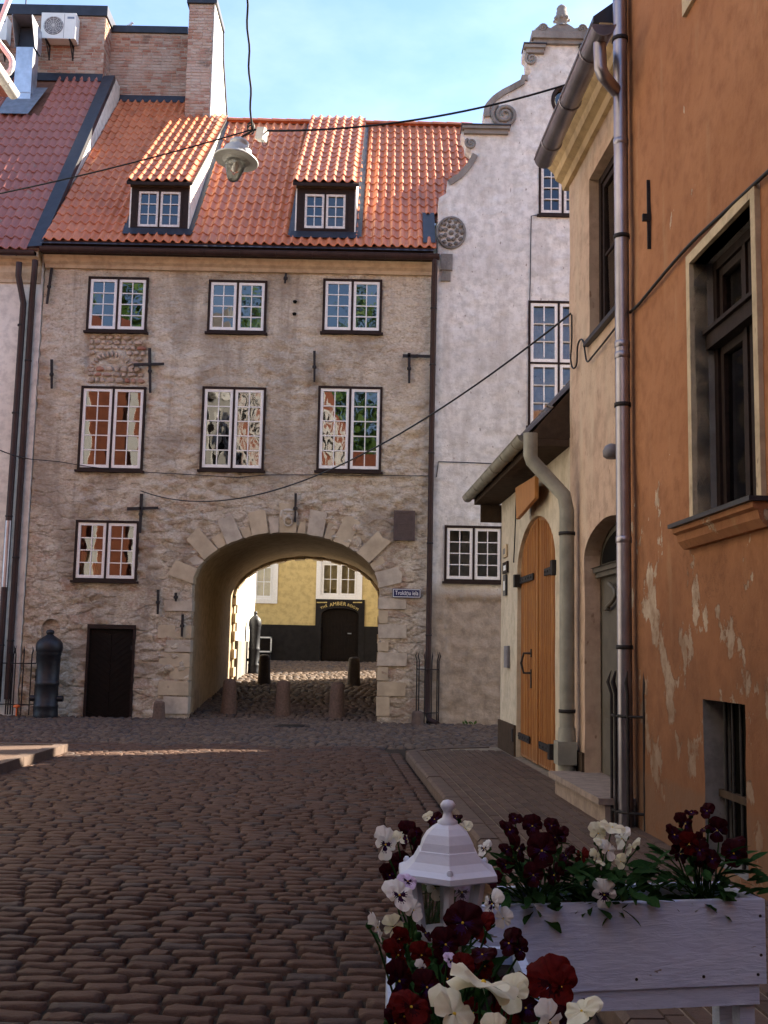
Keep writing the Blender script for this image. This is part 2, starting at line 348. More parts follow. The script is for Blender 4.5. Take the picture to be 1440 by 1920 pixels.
# ------------------------------------------------------------------ objects and mesh helpers
WM = {}                                       # world matrices, for parenting without an update
def link(o, parent=None, M_=None):
    COL.objects.link(o)
    Mw = M_ if M_ is not None else Matrix.Identity(4)
    o.matrix_basis = Mw; WM[o.name] = Mw
    if parent is not None:
        o.parent = parent; o.matrix_parent_inverse = WM[parent.name].inverted()
    return o
def tag(o, label, cat, group=None):
    o['label'] = label; o['category'] = cat
    if group: o['group'] = group
    return o
def thing(name, label, cat, loc=(0, 0, 0), group=None):
    o = bpy.data.objects.new(name, None); o.empty_display_size = .2
    link(o, None, Matrix.Translation(loc)); return tag(o, label, cat, group)
def struct(o): o['kind'] = 'structure'; return o
def stuff(o): o['kind'] = 'stuff'; return o
def inst(name, mesh, Mw, parent):
    return link(bpy.data.objects.new(name, mesh), parent, Mw)
class MB:
    def __init__(s): s.v = []; s.f = []; s.mi = []; s.sm = []
    def add(s, vs, fs, mi=0, smooth=False):
        b = len(s.v); s.v.extend([tuple(x) for x in vs])
        for f in fs: s.f.append([b + i for i in f]); s.mi.append(mi); s.sm.append(smooth)
        return s
    def box(s, lo, hi, mi=0, M_=None):
        x0, y0, z0 = lo; x1, y1, z1 = hi
        vs = [Vector(p) for p in ((x0,y0,z0),(x1,y0,z0),(x1,y1,z0),(x0,y1,z0),(x0,y0,z1),(x1,y0,z1),(x1,y1,z1),(x0,y1,z1))]
        if M_ is not None: vs = [M_ @ p for p in vs]
        return s.add(vs, [(0,3,2,1),(4,5,6,7),(0,1,5,4),(1,2,6,5),(2,3,7,6),(3,0,4,7)], mi)
    def fbox(s, fr, u0, u1, v0, v1, d0, d1, mi=0):       # box in a wall frame
        return s.box((u0, v0, d0), (u1, v1, d1), mi, fr.mat(0, 0, 0))
    def prism(s, poly, a, b, Mw=None, mi=0, smooth=False):   # 2D polygon (x,y) extruded from z=a to z=b
        n = len(poly); vs = [Vector((p[0], p[1], a)) for p in poly] + [Vector((p[0], p[1], b)) for p in poly]
        if Mw is not None: vs = [Mw @ p for p in vs]
        s.add(vs[:n] + vs[n:], [tuple(range(n))[::-1], tuple(range(n, 2 * n))], mi)
        s.add(vs, [(i, (i + 1) % n, n + (i + 1) % n, n + i) for i in range(n)], mi, smooth)
        return s
    def tube(s, pts, r, seg=10, mi=0, cap=True, smooth=True):
        pts = [Vector(p) for p in pts]; rs = r if isinstance(r, (list, tuple)) else [r] * len(pts)
        rings = []; prev = None
        for i, p in enumerate(pts):
            d = (pts[min(i + 1, len(pts) - 1)] - pts[max(i - 1, 0)]).normalized()
            if prev is None:
                a = Vector((0, 0, 1)) if abs(d.z) < .9 else Vector((1, 0, 0)); x = d.cross(a).normalized()
            else: x = (prev - d * prev.dot(d)).normalized()
            prev = x; y = d.cross(x)
            rings.append([p + (x * math.cos(2 * math.pi * k / seg) + y * math.sin(2 * math.pi * k / seg)) * rs[i] for k in range(seg)])
        vs = [q for rg in rings for q in rg]
        fs = [(i * seg + k, i * seg + (k + 1) % seg, (i + 1) * seg + (k + 1) % seg, (i + 1) * seg + k) for i in range(len(pts) - 1) for k in range(seg)]
        s.add(vs, fs, mi, smooth)
        if cap: s.add(vs, [tuple(range(seg))[::-1], tuple(range(len(vs) - seg, len(vs)))], mi)
        return s
    def lathe(s, prof, c=(0, 0, 0), seg=20, mi=0, smooth=True, rot=0, M_=None, axis=None):
        c = Vector(c); vs = []
        for r, z in prof:
            for k in range(seg):
                a = 2 * math.pi * k / seg + rot; p = Vector((r * math.cos(a), r * math.sin(a), z))
                vs.append((M_ @ p if M_ is not None else p) + c)
        fs = [(i * seg + k, i * seg + (k + 1) % seg, (i + 1) * seg + (k + 1) % seg, (i + 1) * seg + k) for i in range(len(prof) - 1) for k in range(seg)]
        s.add(vs, fs, mi, smooth)
        s.add(vs, [tuple(range(seg))[::-1], tuple(range(len(vs) - seg, len(vs)))], mi)
        return s
    def mesh(s, name, mats):
        me = bpy.data.meshes.new(name); me.from_pydata(s.v, [], s.f)
        if not isinstance(mats, (list, tuple)): mats = [mats]
        for q in mats: me.materials.append(q)
        me.polygons.foreach_set('material_index', s.mi); me.polygons.foreach_set('use_smooth', s.sm)
        me.update(); return me
    def build(s, name, mats, parent=None, weld=False):
        me = s.mesh(name, mats)
        if weld:
            bm = bmesh.new(); bm.from_mesh(me); bmesh.ops.remove_doubles(bm, verts=bm.verts, dist=1e-4); bm.to_mesh(me); bm.free()
        return link(bpy.data.objects.new(name, me), parent)
def np_mesh(name, V, Fc, mat, smooth=True):               # V (n,3), Fc (m,k) with one k
    me = bpy.data.meshes.new(name); n, k = Fc.shape
    me.vertices.add(len(V)); me.vertices.foreach_set('co', V.astype(np.float32).ravel())
    me.loops.add(n * k); me.loops.foreach_set('vertex_index', Fc.astype(np.int32).ravel())
    me.polygons.add(n); me.polygons.foreach_set('loop_start', np.arange(0, n * k, k, dtype=np.int32))
    try: me.polygons.foreach_set('loop_total', np.full(n, k, dtype=np.int32))
    except Exception: pass
    me.materials.append(mat); me.update(calc_edges=True); me.validate()
    me.polygons.foreach_set('use_smooth', np.full(len(me.polygons), smooth)); return me
def scatter(name, tmpl, mats4, mat, parent, smooth=True):  # join many copies of a (verts, faces) template into one mesh
    tv, tf = tmpl; tv = np.array(tv); tf = np.array(tf); n = len(tv)
    H = np.hstack([tv, np.ones((n, 1))]); Vs = []; Fs = []
    for i, Mx in enumerate(mats4):
        Vs.append((H @ np.array(Mx).T)[:, :3]); Fs.append(tf + i * n)
    me = np_mesh(name, np.vstack(Vs), np.vstack(Fs), mat, smooth)
    return link(bpy.data.objects.new(name, me), parent)
def fbm(x, y, z, o=4): return noise.fractal(Vector((x, y, z)), 1.0, 2.0, o)
def inside(poly, x, y):
    c = False; j = len(poly) - 1
    for i in range(len(poly)):
        xi, yi = poly[i]; xj, yj = poly[j]
        if (yi > y) != (yj > y) and x < (xj - xi) * (y - yi) / (yj - yi) + xi: c = not c
        j = i
    return c
def densify(poly, g):
    out = []
    for i in range(len(poly)):
        a, b = Vector(poly[i]), Vector(poly[(i + 1) % len(poly)])
        n = max(1, int((b - a).length / g + .5))
        out += [tuple(a.lerp(b, k / n)) for k in range(n)]
    return out
def wall(name, parent, fr, outer, holes, mat, g=.1, relief=None, reveal=.2, thick=.3, rev_mat=None, d0=0.0):
    """A wall front with openings: triangulated sheet with real relief, reveals in the openings, returns along its edge."""
    relief = relief or (lambda u, v: 0.0)
    outer = densify(outer, g); hs = [densify(h, g) for h in holes]
    pts = []; edges = []
    def loop(p):
        b = len(pts); pts.extend([Vector((x, y)) for x, y in p]); n = len(p)
        edges.extend([(b + i, b + (i + 1) % n) for i in range(n)])
    loop(outer); [loop(h) for h in hs]
    us = [p[0] for p in outer]; vs = [p[1] for p in outer]
    bb = [(min(p[0] for p in h), max(p[0] for p in h), min(p[1] for p in h), max(p[1] for p in h)) for h in hs]
    r = random.Random(3)
    nu = int((max(us) - min(us)) / g); nv = int((max(vs) - min(vs)) / g)
    oc = len(outer) > 400
    for i in range(nu + 1):
        for j in range(nv + 1):
            x = min(us) + (i + .5 + r.uniform(-.3, .3)) * g; y = min(vs) + (j + .5 + r.uniform(-.3, .3)) * g
            pts.append(Vector((x, y)))
    V2, E2, F2 = geometry.delaunay_2d_cdt(pts, edges, [], 0, 1e-5)[:3]
    ok = []
    for t in F2:
        cx = sum(V2[i].x for i in t) / 3; cy = sum(V2[i].y for i in t) / 3
        if not inside(outer, cx, cy): continue
        if any(b[0] <= cx <= b[1] and b[2] <= cy <= b[3] and inside(h, cx, cy) for h, b in zip(hs, bb)): continue
        ok.append(t)
    used = sorted({i for t in ok for i in t}); mp = {k: i for i, k in enumerate(used)}
    def P(x, y): return fr.p(x, y, d0 + relief(x, y))
    mb = MB()
    mb.add([P(V2[i].x, V2[i].y) for i in used], [[mp[i] for i in t] for t in ok], 0, True)
    for h in hs:
        n = len(h); a = [P(*p) for p in h]; b = [fr.p(p[0], p[1], d0 - reveal) for p in h]
        mb.add(a + b, [(i, n + i, n + (i + 1) % n, (i + 1) % n) for i in range(n)], 1, False)
    n = len(outer); a = [P(*p) for p in outer]; b = [fr.p(p[0], p[1], d0 - thick) for p in outer]
    mb.add(a + b, [(i, (i + 1) % n, n + (i + 1) % n, n + i) for i in range(n)], 1, False)
    me = mb.mesh(name, [mat, rev_mat or mat])
    bm = bmesh.new(); bm.from_mesh(me); bmesh.ops.recalc_face_normals(bm, faces=[f for f in bm.faces if f.material_index == 0])
    bm.to_mesh(me); bm.free()
    return link(bpy.data.objects.new(name, me), parent)
def rpoly(u0, u1, v0, v1): return [(u0, v0), (u1, v0), (u1, v1), (u0, v1)]
PANE = {}
def pane_mesh(mat):
    if mat.name not in PANE:
        PANE[mat.name] = MB().add([(-.5, -.5, 0), (.5, -.5, 0), (.5, .5, 0), (-.5, .5, 0)], [(0, 1, 2, 3)]).mesh('pane', mat)
    return PANE[mat.name]
def window(parent, fr, u0, u1, v0, v1, sashes=2, cols=2, rows=4, tiers=None, d=.0, frame_w=.055, sash_w=.055, bar=.022,
           gl='glass', sash_m='sash', frame_m='frame', sill=True, depth=.7, tilt=(0, 0), room='dark_room', name='window', own=None, jit=.004):
    """casing with sashes, glazing bars, single panes, a sill and the room behind; u/v are the casing's outer edges"""
    mb = MB()
    for a in ((u0, u0 + frame_w, v0, v1), (u1 - frame_w, u1, v0, v1)): mb.fbox(fr, *a, d - .10, d + .025)
    for a in ((u0 + frame_w, u1 - frame_w, v1 - frame_w, v1), (u0 + frame_w, u1 - frame_w, v0, v0 + frame_w)): mb.fbox(fr, *a, d - .10, d + .023)
    iu0, iu1, iv0, iv1 = u0 + frame_w, u1 - frame_w, v0 + frame_w, v1 - frame_w
    mw = frame_w * .8; sw = (iu1 - iu0 - mw * (sashes - 1)) / sashes
    tiers = tiers or [1.0]; tot = sum(tiers); th = (iv1 - iv0 - mw * (len(tiers) - 1))
    for k in range(1, sashes):
        x = iu0 + k * sw + (k - 1) * mw; mb.fbox(fr, x, x + mw, iv0, iv1, d - .10, d + .021)
    tv = [iv0]; ys = []
    y = iv0
    for k, t in enumerate(tiers):
        ys.append((y, y + th * t / tot)); y += th * t / tot
        if k < len(tiers) - 1: mb.fbox(fr, iu0, iu1, y, y + mw, d - .10, d + .018); y += mw
    w = own if own is not None else mb.build(name, M[frame_m], parent)
    if own is not None: mb.build('casing', M[frame_m], own)
    if sill:
        MB().fbox(fr, u0 - .04, u1 + .04, v0 - .05, v0 - .002, d - .10, d + .075).build('sill', M[frame_m], w)
    rb = MB().box((u0 + .01, v0 + .01, d - depth), (u1 - .01, v1 - .01, d - .11), 0, fr.mat(0, 0, 0))
    rb.f.pop(1); rb.mi.pop(1); rb.sm.pop(1)               # open towards the panes
    rb.build('room_interior', M[room], w)
    pm = pane_mesh(M[gl])
    for k in range(sashes):
        x0 = iu0 + k * (sw + mw); x1 = x0 + sw
        stilt = (rnd.gauss(tilt[0], .010), rnd.gauss(tilt[1], .018))
        for ti, (y0, y1) in enumerate(ys):
            sb = MB(); e = .006; a0, a1, b0, b1 = x0 + e, x1 - e, y0 + e, y1 - e
            sb.fbox(fr, a0, a0 + sash_w, b0, b1, d - .05, d + .004); sb.fbox(fr, a1 - sash_w, a1, b0, b1, d - .05, d + .004)
            sb.fbox(fr, a0 + sash_w, a1 - sash_w, b1 - sash_w, b1, d - .05, d + .003); sb.fbox(fr, a0 + sash_w, a1 - sash_w, b0, b0 + sash_w * 1.1, d - .05, d + .003)
            p0, p1, q0, q1 = a0 + sash_w, a1 - sash_w, b0 + sash_w * 1.1, b1 - sash_w
            rr = rows[ti] if isinstance(rows, (list, tuple)) else rows
            pw, ph = (p1 - p0) / cols, (q1 - q0) / rr
            for c in range(1, cols): sb.fbox(fr, p0 + c * pw - bar / 2, p0 + c * pw + bar / 2, q0, q1, d - .045, d - .004)
            for c in range(1, rr): sb.fbox(fr, p0, p1, q0 + c * ph - bar / 2, q0 + c * ph + bar / 2, d - .043, d - .006)
            sb.build('sash', M[sash_m], w)
            for c in range(cols):
                for rI in range(rr):
                    Mw = fr.mat(p0 + (c + .5) * pw, q0 + (rI + .5) * ph, d - .026)
                    tx, ty = stilt[0] + rnd.gauss(0, jit), stilt[1] + rnd.gauss(0, jit)
                    Mw = Mw @ Matrix.Rotation(tx, 4, 'X') @ Matrix.Rotation(ty, 4, 'Y') @ Matrix.Diagonal((pw, ph, 1, 1))
                    inst('pane', pm, Mw, w)
    return w
_font_cache = {}
def text_mesh(s, size, mat, ext=.002, align='CENTER'):
    cu = bpy.data.curves.new('t', 'FONT'); cu.body = s; cu.size = size; cu.extrude = ext; cu.align_x = align; cu.align_y = 'CENTER'
    cu.resolution_u = 3
    o = bpy.data.objects.new('t', cu); COL.objects.link(o)
    dg = bpy.context.evaluated_depsgraph_get(); me = bpy.data.meshes.new_from_object(o.evaluated_get(dg))
    me.materials.clear(); me.materials.append(mat)
    bpy.data.objects.remove(o); bpy.data.curves.remove(cu); return me
def arc_pts(cx, cy, rx, ry, a0, a1, n): return [(cx + rx * math.cos(R(a0 + (a1 - a0) * k / n)), cy + ry * math.sin(R(a0 + (a1 - a0) * k / n))) for k in range(n + 1)]
def gutter(name, a, b, r, mat, parent, seg=10):            # half-round channel from a to b with end caps, brackets
    a, b = Vector(a), Vector(b); d = (b - a).normalized(); x = d.cross(Vector((0, 0, 1))).normalized(); z = Vector((0, 0, 1))
    mb = MB()
    for rr, sgn in ((r, 1), (r * .93, -1)):
        vs = []
        for p in (a, b):
            for k in range(seg + 1):
                t = math.pi * k / seg; vs.append(p + x * math.cos(t) * rr - z * math.sin(t) * rr)
        fs = [(k, k + 1, seg + 2 + k, seg + 1 + k) for k in range(seg)]
        mb.add(vs, fs, 0, True)
        mb.add(vs, [tuple(range(seg + 1)), tuple(range(seg + 1, 2 * seg + 2))], 0)
    mb.tube([a + x * r, b + x * r], r * .10, 6); mb.tube([a - x * r, b - x * r], r * .10, 6)
    o = mb.build(name, mat, parent)
    n = max(2, int((b - a).length / .75))
    for k in range(n):
        p = a.lerp(b, (k + .5) / n); br = MB()
        pts = [p + x * math.cos(math.pi * j / 8) * r * 1.06 - z * math.sin(math.pi * j / 8) * r * 1.06 for j in range(9)]
        br.tube(pts, r * .09, 5); br.build('gutter_bracket', mat, o)
    return o
def curvy(pts, n=6):
    P_ = [Vector(p) for p in pts]; out = []
    for i in range(len(P_) - 1):
        a, b, c, d = P_[max(i - 1, 0)], P_[i], P_[i + 1], P_[min(i + 2, len(P_) - 1)]
        for k in range(n):
            t = k / n; out.append(.5 * ((2 * b) + (c - a) * t + (2 * a - 5 * b + 4 * c - d) * t * t + (3 * b - a - 3 * c + d) * t ** 3))
    return out + [P_[-1]]
def catenary(a, b, sag, n=24):
    a, b = Vector(a), Vector(b)
    return [a.lerp(b, k / n) - Vector((0, 0, sag * 4 * (k / n) * (1 - k / n))) for k in range(n + 1)]
def pipe_clips(o, pts, r, mat):
    for p in pts:
        MB().lathe([(r * 1.02, -.018), (r * 1.14, -.018), (r * 1.14, .018), (r * 1.02, .018)], p, 12).build('pipe_clip', mat, o)

# ------------------------------------------------------------------ tiles and bricks
def pantile(wd=.205, ln=.47, amp=.032, lift=.022, th=.016):
    n = 10; V = []; Fc = []
    def h(s): return amp * (1.0 * math.cos(2 * math.pi * (s - .27)) + .18 * math.cos(4 * math.pi * (s - .27)))
    for row, (y, zz) in enumerate(((0, lift), (0.03, lift), (ln, 0.0))):
        for k in range(n + 1): V.append((wd * 1.07 * (k / n) - wd * .035, y, h(k / n) + zz))
    for k in range(n + 1): V.append((wd * 1.07 * (k / n) - wd * .035, .002, h(k / n) + lift - th))
    m1 = n + 1
    for r_ in range(2):
        for k in range(n): Fc.append((r_ * m1 + k, r_ * m1 + k + 1, (r_ + 1) * m1 + k + 1, (r_ + 1) * m1 + k))
    for k in range(n): Fc.append((3 * m1 + k, 3 * m1 + k + 1, k + 1, k))
    return V, Fc
PT = pantile()
def tile_me(mat): return np_mesh('roof_tile', np.array(PT[0]), np.array(PT[1]), mat, True)
TILE_OR, TILE_PL, TILE_DK = tile_me(M['tile']), tile_me(M['tile_l']), tile_me(M['tile_d'])
def tiled(parent, org, xdir, sdir_, wid, ln, mesh, mat, keep=None, tw=.205, tr=.42, maxn=295, name='roof_tile', start=0.0):
    """rows of pantiles on a slope: org = eave corner, xdir along the eave, sdir_ up the slope"""
    org = Vector(org); x = Vector(xdir).normalized(); s = Vector(sdir_).normalized(); n = x.cross(s)
    one = []; r = random.Random(11)
    for j in range(int(ln / tr) + 1):
        for i in range(int(wid / tw + .5)):
            a, b = i * tw, j * tr + start
            if b > ln - .06: continue
            p = org + x * a + s * b
            if keep and not keep(a + tw / 2, b + tr / 2, p + x * tw / 2 + s * tr / 2): continue
            p = p + n * r.uniform(-.004, .006) + s * r.uniform(-.014, .014)
            Mw = Matrix(((x.x, s.x, n.x, p.x), (x.y, s.y, n.y, p.y), (x.z, s.z, n.z, p.z), (0, 0, 0, 1))) @ Matrix.Rotation(r.uniform(-.016, .016), 4, 'Z')
            one.append((Mw, p))
    vis = [q for q in one if in_view(q[1], 10)]; hid = [q for q in one if not in_view(q[1], 10)]
    vis.sort(key=lambda q: (q[1] - EYE).length)
    for Mw, p in vis[:maxn]: inst(name, mesh, Mw, parent)
    rest = [q[0] for q in vis[maxn:] + hid]
    if rest: stuff(scatter(name + 's_beyond', PT, rest, mat, parent))
def brick_mesh(k):
    r = random.Random(k); j = lambda: r.uniform(-.006, .006)
    V = []
    for z in (0, 1):
        for (x, y) in ((0, 0), (1, 0), (1, 1), (0, 1)):
            e = .06 if z else 0
            V.append((x * (1 - 2 * e * .3) + e * .3 + j() * 2, y * (1 - 2 * e) + e + j() * 4, z))
    return MB().add(V, [(0, 3, 2, 1), (4, 5, 6, 7), (0, 1, 5, 4), (1, 2, 6, 5), (2, 3, 7, 6), (3, 0, 4, 7)]).mesh('brick', M['brick'])
BRK = [brick_mesh(k) for k in range(5)]
def brickwork(parent, fr, u0, u1, v0, v1, bl=.26, bh=.077, j=.013, d=.0, keep=None, proud=.016, maxn=300):
    r = random.Random(5); lst = []
    row = 0; v = v0
    while v + bh * .6 < v1:
        hgt = min(bh, v1 - v); u = u0 - (bl / 2 if row % 2 else 0) * r.uniform(.7, 1.2)
        while u < u1 - .02:
            w = bl * r.choice((1, 1, 1, .5, .97)) * r.uniform(.93, 1.05); a, b = max(u, u0), min(u + w, u1)
            if b - a > .05 and (keep is None or keep((a + b) / 2, v + hgt / 2)): lst.append((a, b, v, hgt))
            u += w + j
        v += bh + j; row += 1
    lst.sort(key=lambda q: 0 if in_view(fr.p((q[0] + q[1]) / 2, q[2])) else 1)
    for n_, (a, b, v, h) in enumerate(lst):
        Mw = fr.mat(a, v, d - .01) @ Matrix.Rotation(r.uniform(-.012, .012), 4, 'Z') @ Matrix.Diagonal((b - a, h * r.uniform(.94, 1.03), .01 + proud * r.uniform(.35, 1.25), 1))
        if n_ < maxn: inst('brick', r.choice(BRK), Mw, parent)
    rest = lst[maxn:]
    if rest:
        mb = MB()
        for (a, b, v, h) in rest: mb.fbox(fr, a, b, v, v + h, d - .01, d + proud * r.uniform(.3, 1))
        stuff(mb.build('bricks_beyond', M['brick'], parent))
# ------------------------------------------------------------------ ground, road, pavements
def gz(y):
    if y < 24.2: return 0.0
    if y < 31: return .62 * (y - 24.2) / 6.8
    return .62 + .52 * min(1, (y - 31) / 9)
gnd = MB(); ys = [-90, 0, 23.9, 24.2, 27, 31, 36, 40, 44, 120]
gv = [(x, y, gz(y) - .06) for y in ys for x in (-120, 120)]
gnd.add(gv, [(2 * i, 2 * i + 1, 2 * i + 3, 2 * i + 2) for i in range(len(ys) - 1)])
struct(gnd.build('ground', M['ground']))
rb_ = MB(); ys = [-30, -4, 0, 3, 6, 9, 12, 15, 18, 21, 24.2, 26, 28, 31, 34, 37, 39.99]; xs = [-14, -7, -4, -1, .8, 4, 10, 22]
rb_.add([(x, y, gz(y) - .012) for y in ys for x in xs], [(j * 8 + i, j * 8 + i + 1, (j + 1) * 8 + i + 1, (j + 1) * 8 + i) for j in range(len(ys) - 1) for i in range(7)])
road = struct(rb_.build('road', M['joint']))
def kerb_x(y): return .38 + (16.2 - y) * math.tan(WANG) + .004 * (16.2 - y)
def sett(seed):
    r = random.Random(seed); V = []; Fc = []
    S = (-1, -.93, -.62, 0, .62, .93, 1); Tt = (-1, -.84, -.3, .35, .84, 1); nx, ny = 7, 6
    o = [r.uniform(-1, 1) for _ in range(16)]
    for j, t in enumerate(Tt):
        for i, s in enumerate(S):
            x = .5 * s * (1 - .05 * t ** 4 + .03 * o[j]) ; y = .5 * t * (1 - .07 * abs(s) ** 5 + .05 * o[(i + 7) % 16])
            rim = i in (0, nx - 1) or j in (0, ny - 1)
            z = -.020 if rim else .012 - .005 * abs(s) ** 3 - .006 * t * t + .0055 * o[(i * 5 + j * 3) % 16]
            V.append((x, y, z))
    for j in range(ny - 1):
        for i in range(nx - 1): Fc.append((j * nx + i, j * nx + i + 1, (j + 1) * nx + i + 1, (j + 1) * nx + i))
    return V, Fc
SETT = [sett(k) for k in range(6)]
SETT_ME = [np_mesh('cobblestone', np.array(v), np.array(f), M['sett'], True) for v, f in SETT]
lst = []
y = 3.2
while y < 18.1:
    d = rnd.uniform(.106, .130); x = -8.4 + rnd.uniform(0, .2)
    while x < kerb_x(y) - .36:
        w = rnd.uniform(.17, .275) if rnd.random() > .08 else rnd.uniform(.11, .15)
        cx = x + w / 2; skew = .012 * math.sin(cx * .9 + y * .35) + .03 * math.sin(cx * .33 + 1.2) - .012 * cx
        cy = y + d / 2 + skew + rnd.uniform(-.007, .007)
        wob = .014 * fbm(cx * .8, cy * .8, 3.1, 3)
        if not (cx < -4.72 and cy < 16.05) and cy < 17.9 + .6 * fbm(cx, 0, 5):
            lst.append((cx, cy, wob, w - .010, (d - .008) * rnd.uniform(.92, 1.03), rnd.gauss(0, .02), rnd.gauss(0, .035), rnd.gauss(0, .025)))
        x += w
    y += d
def sett_mat(q):
    cx, cy, z, w, d, rz, rx, ry = q
    return Matrix.Translation((cx, cy, z)) @ Matrix.Rotation(rz, 4, 'Z') @ Matrix.Rotation(rx, 4, 'X') @ Matrix.Rotation(ry, 4, 'Y') @ Matrix.Diagonal((w, d, 1, 1))
vis = sorted([q for q in lst if in_view((q[0], q[1], 0), 20)], key=lambda q: q[1])
ids = set()
for q in vis[:300]: inst('cobblestone', rnd.choice(SETT_ME), sett_mat(q), road); ids.add(id(q))
rest = [q for q in lst if id(q) not in ids]
for k in range(6):
    sub = rest[k::6]
    if k == 0: allV = []; allF = []; base = 0
    tv = np.array(SETT[k][0]); H = np.hstack([tv, np.ones((len(tv), 1))])
    for q in sub:
        allV.append((H @ np.array(sett_mat(q)).T)[:, :3]); allF.append(np.array(SETT[k][1]) + base); base += len(tv)
stuff(link(bpy.data.objects.new('cobblestones_beyond', np_mesh('cobblestones_beyond', np.vstack(allV), np.vstack(allF), M['sett'])), road))
# rough fieldstones in front of and under the gate
def fieldstone(seed):
    r = random.Random(seed); n = 8; V = []; Fc = []
    rad = [r.uniform(.82, 1.1) for _ in range(n)]
    for rr, z in ((1.0, -.03), (.80, .012), (.42, .026)):
        for k in range(n):
            a = 2 * math.pi * k / n; V.append((rr * rad[k] * math.cos(a) * .5, rr * rad[k] * math.sin(a) * .5, z + r.uniform(-.003, .003)))
    for j in range(2):
        for k in range(n): Fc.append((j * n + k, j * n + (k + 1) % n, (j + 1) * n + (k + 1) % n, (j + 1) * n + k))
    Fc += [(16, 17, 18, 19), (16, 19, 20, 23), (20, 21, 22, 23)]
    return V, Fc
FS = [fieldstone(k) for k in range(6)]
allV = []; allF = []; base = 0
y = 17.2
AL, AR = G.px(354, 1250)[0], G.px(708.5, 1250)[0]
while y < 39.6:
    s0 = .155 if y < 25 else .19
    x = -10 + rnd.uniform(0, .1)
    while x < 9:
        s = s0 * rnd.uniform(.75, 1.3); cx = x + s / 2; cy = y + rnd.uniform(-.03, .03)
        ok = cy > 17.75 + .6 * fbm(cx, 0, 5) and not (cx < -4.7 and cy < 16.1)
        if cy > 23.9 and cy < 31.1: ok = ok and AL - .1 < cx < AR + .1
        if cy > 31.1: ok = ok and -6 < cx < 3
        if cx > 1.7 and cy < 17.4: ok = False
        if ok:
            Mx = Matrix.Translation((cx, cy, gz(cy) + .01 * fbm(cx, cy, 1))) @ Matrix.Rotation(rnd.uniform(0, 6.3), 4, 'Z') @ Matrix.Diagonal((s * .97 * rnd.uniform(.85, 1.2), s * .95, rnd.uniform(.7, 1.3), 1))
            k = rnd.randrange(6); tv = np.array(FS[k][0]); H = np.hstack([tv, np.ones((len(tv), 1))])
            allV.append((H @ np.array(Mx).T)[:, :3]); allF.append(np.array(FS[k][1]) + base); base += len(tv)
        x += s
    y += s0 * .88
stuff(link(bpy.data.objects.new('fieldstone_paving', np_mesh('fieldstone_paving', np.vstack(allV), np.vstack(allF), M['cobble'])), road))
# manhole cover
mc = at_z(560, 1346, 0); mc.y = 22.2; mc.x = -1.75
mcov = thing('manhole_cover', 'round iron manhole cover set in the cobbles before the arch', 'manhole cover', (mc.x, mc.y, .0))
MB().lathe([(.02, .035), (.31, .035), (.33, .03), (.36, .03), (.37, -.02)][::-1], (mc.x, mc.y, 0), 28).build('cover_plate', M['iron'], mcov)
rb_ = MB()
for k in range(-3, 4): rb_.box((mc.x - .26, mc.y + k * .075 - .012, .034), (mc.x + .26, mc.y + k * .075 + .012, .042))
rb_.build('ribs', M['iron'], mcov)
# right pavement
KH = .115
def kpt(y, d): return Vector((kerb_x(y) + d, y, 0))
pv = MB()
yend = 16.25
outl = [(kerb_x(-12) + .16, -12), (4.0, -12), (3.4, 9.6), (1.95, 17.25), (1.6, 17.25), (1.0, 16.9), (kerb_x(16.2) + .2, 16.2)]
pv.prism([(x, y) for x, y in outl], -.05, KH - .012)
pave = struct(pv.build('pavement', M['pale_sand']))
kl = MB()
y = 16.15
while y > -6:
    ln = rnd.uniform(.72, .98); a, b = y, y - ln + .012
    x0, x1 = kerb_x(a), kerb_x(b); h = KH + rnd.uniform(-.006, .006)
    vs = []
    for (xx, yy) in ((x0, a), (x1, b)):
        for dx, zz in ((0, -.05), (.006, h - .025), (.03, h), (.165, h + .002), (.165, -.05)): vs.append((xx + dx, yy, zz))
    k = MB().add(vs, [(0, 1, 6, 5), (1, 2, 7, 6), (2, 3, 8, 7), (3, 4, 9, 8), (0, 4, 3, 2, 1), (5, 6, 7, 8, 9)])
    k.build('kerb_stone', M['kerb'], pave); y -= ln
for a0, a1 in ((0, 1), (1, 2), (2, 3)):      # rounded far end
    c = [(kerb_x(16.15), 16.16), (.62, 16.62), (1.05, 16.95), (1.62, 17.22)]
    (ax, ay), (bx, by) = c[a0], c[a1]; n = Vector((ay - by, bx - ax, 0)).normalized() * -.15
    MB().prism([(ax, ay), (bx - .01 * (bx - ax), by - .01 * (by - ay)), (bx + n.x, by + n.y), (ax + n.x, ay + n.y)], -.05, KH + .002).build('kerb_stone', M['kerb'], pave)
# flat gutter setts beside the kerb, two lines
for rowi in range(2):
    y = 17.0
    while y > 3.5:
        ln = rnd.uniform(.20, .34)
        Mx = Matrix.Translation((kerb_x(y) - .09 - rowi * .165, y - ln / 2, .004 + .004 * rowi)) @ Matrix.Rotation(-WANG + rnd.gauss(0, .01), 4, 'Z') @ Matrix.Rotation(rnd.gauss(0, .012), 4, 'Y') @ Matrix.Diagonal((.155, ln - .012, .6, 1))
        inst('gutter_stone', rnd.choice(SETT_ME), Mx, road); y -= ln
PV = [np_mesh('paving_brick', np.array([(-.5,-.5,0),(.5,-.5,0),(.5,.5,0),(-.5,.5,0),(-.46,-.48,1),(.46,-.48,1),(.46,.48,1),(-.46,.48,1)], float),
              np.array([(4,5,6,7),(0,1,5,4),(1,2,6,5),(2,3,7,6),(3,0,4,7)]), M['paver'], False)]
pl = []
nrow = int(1.75 / .108)
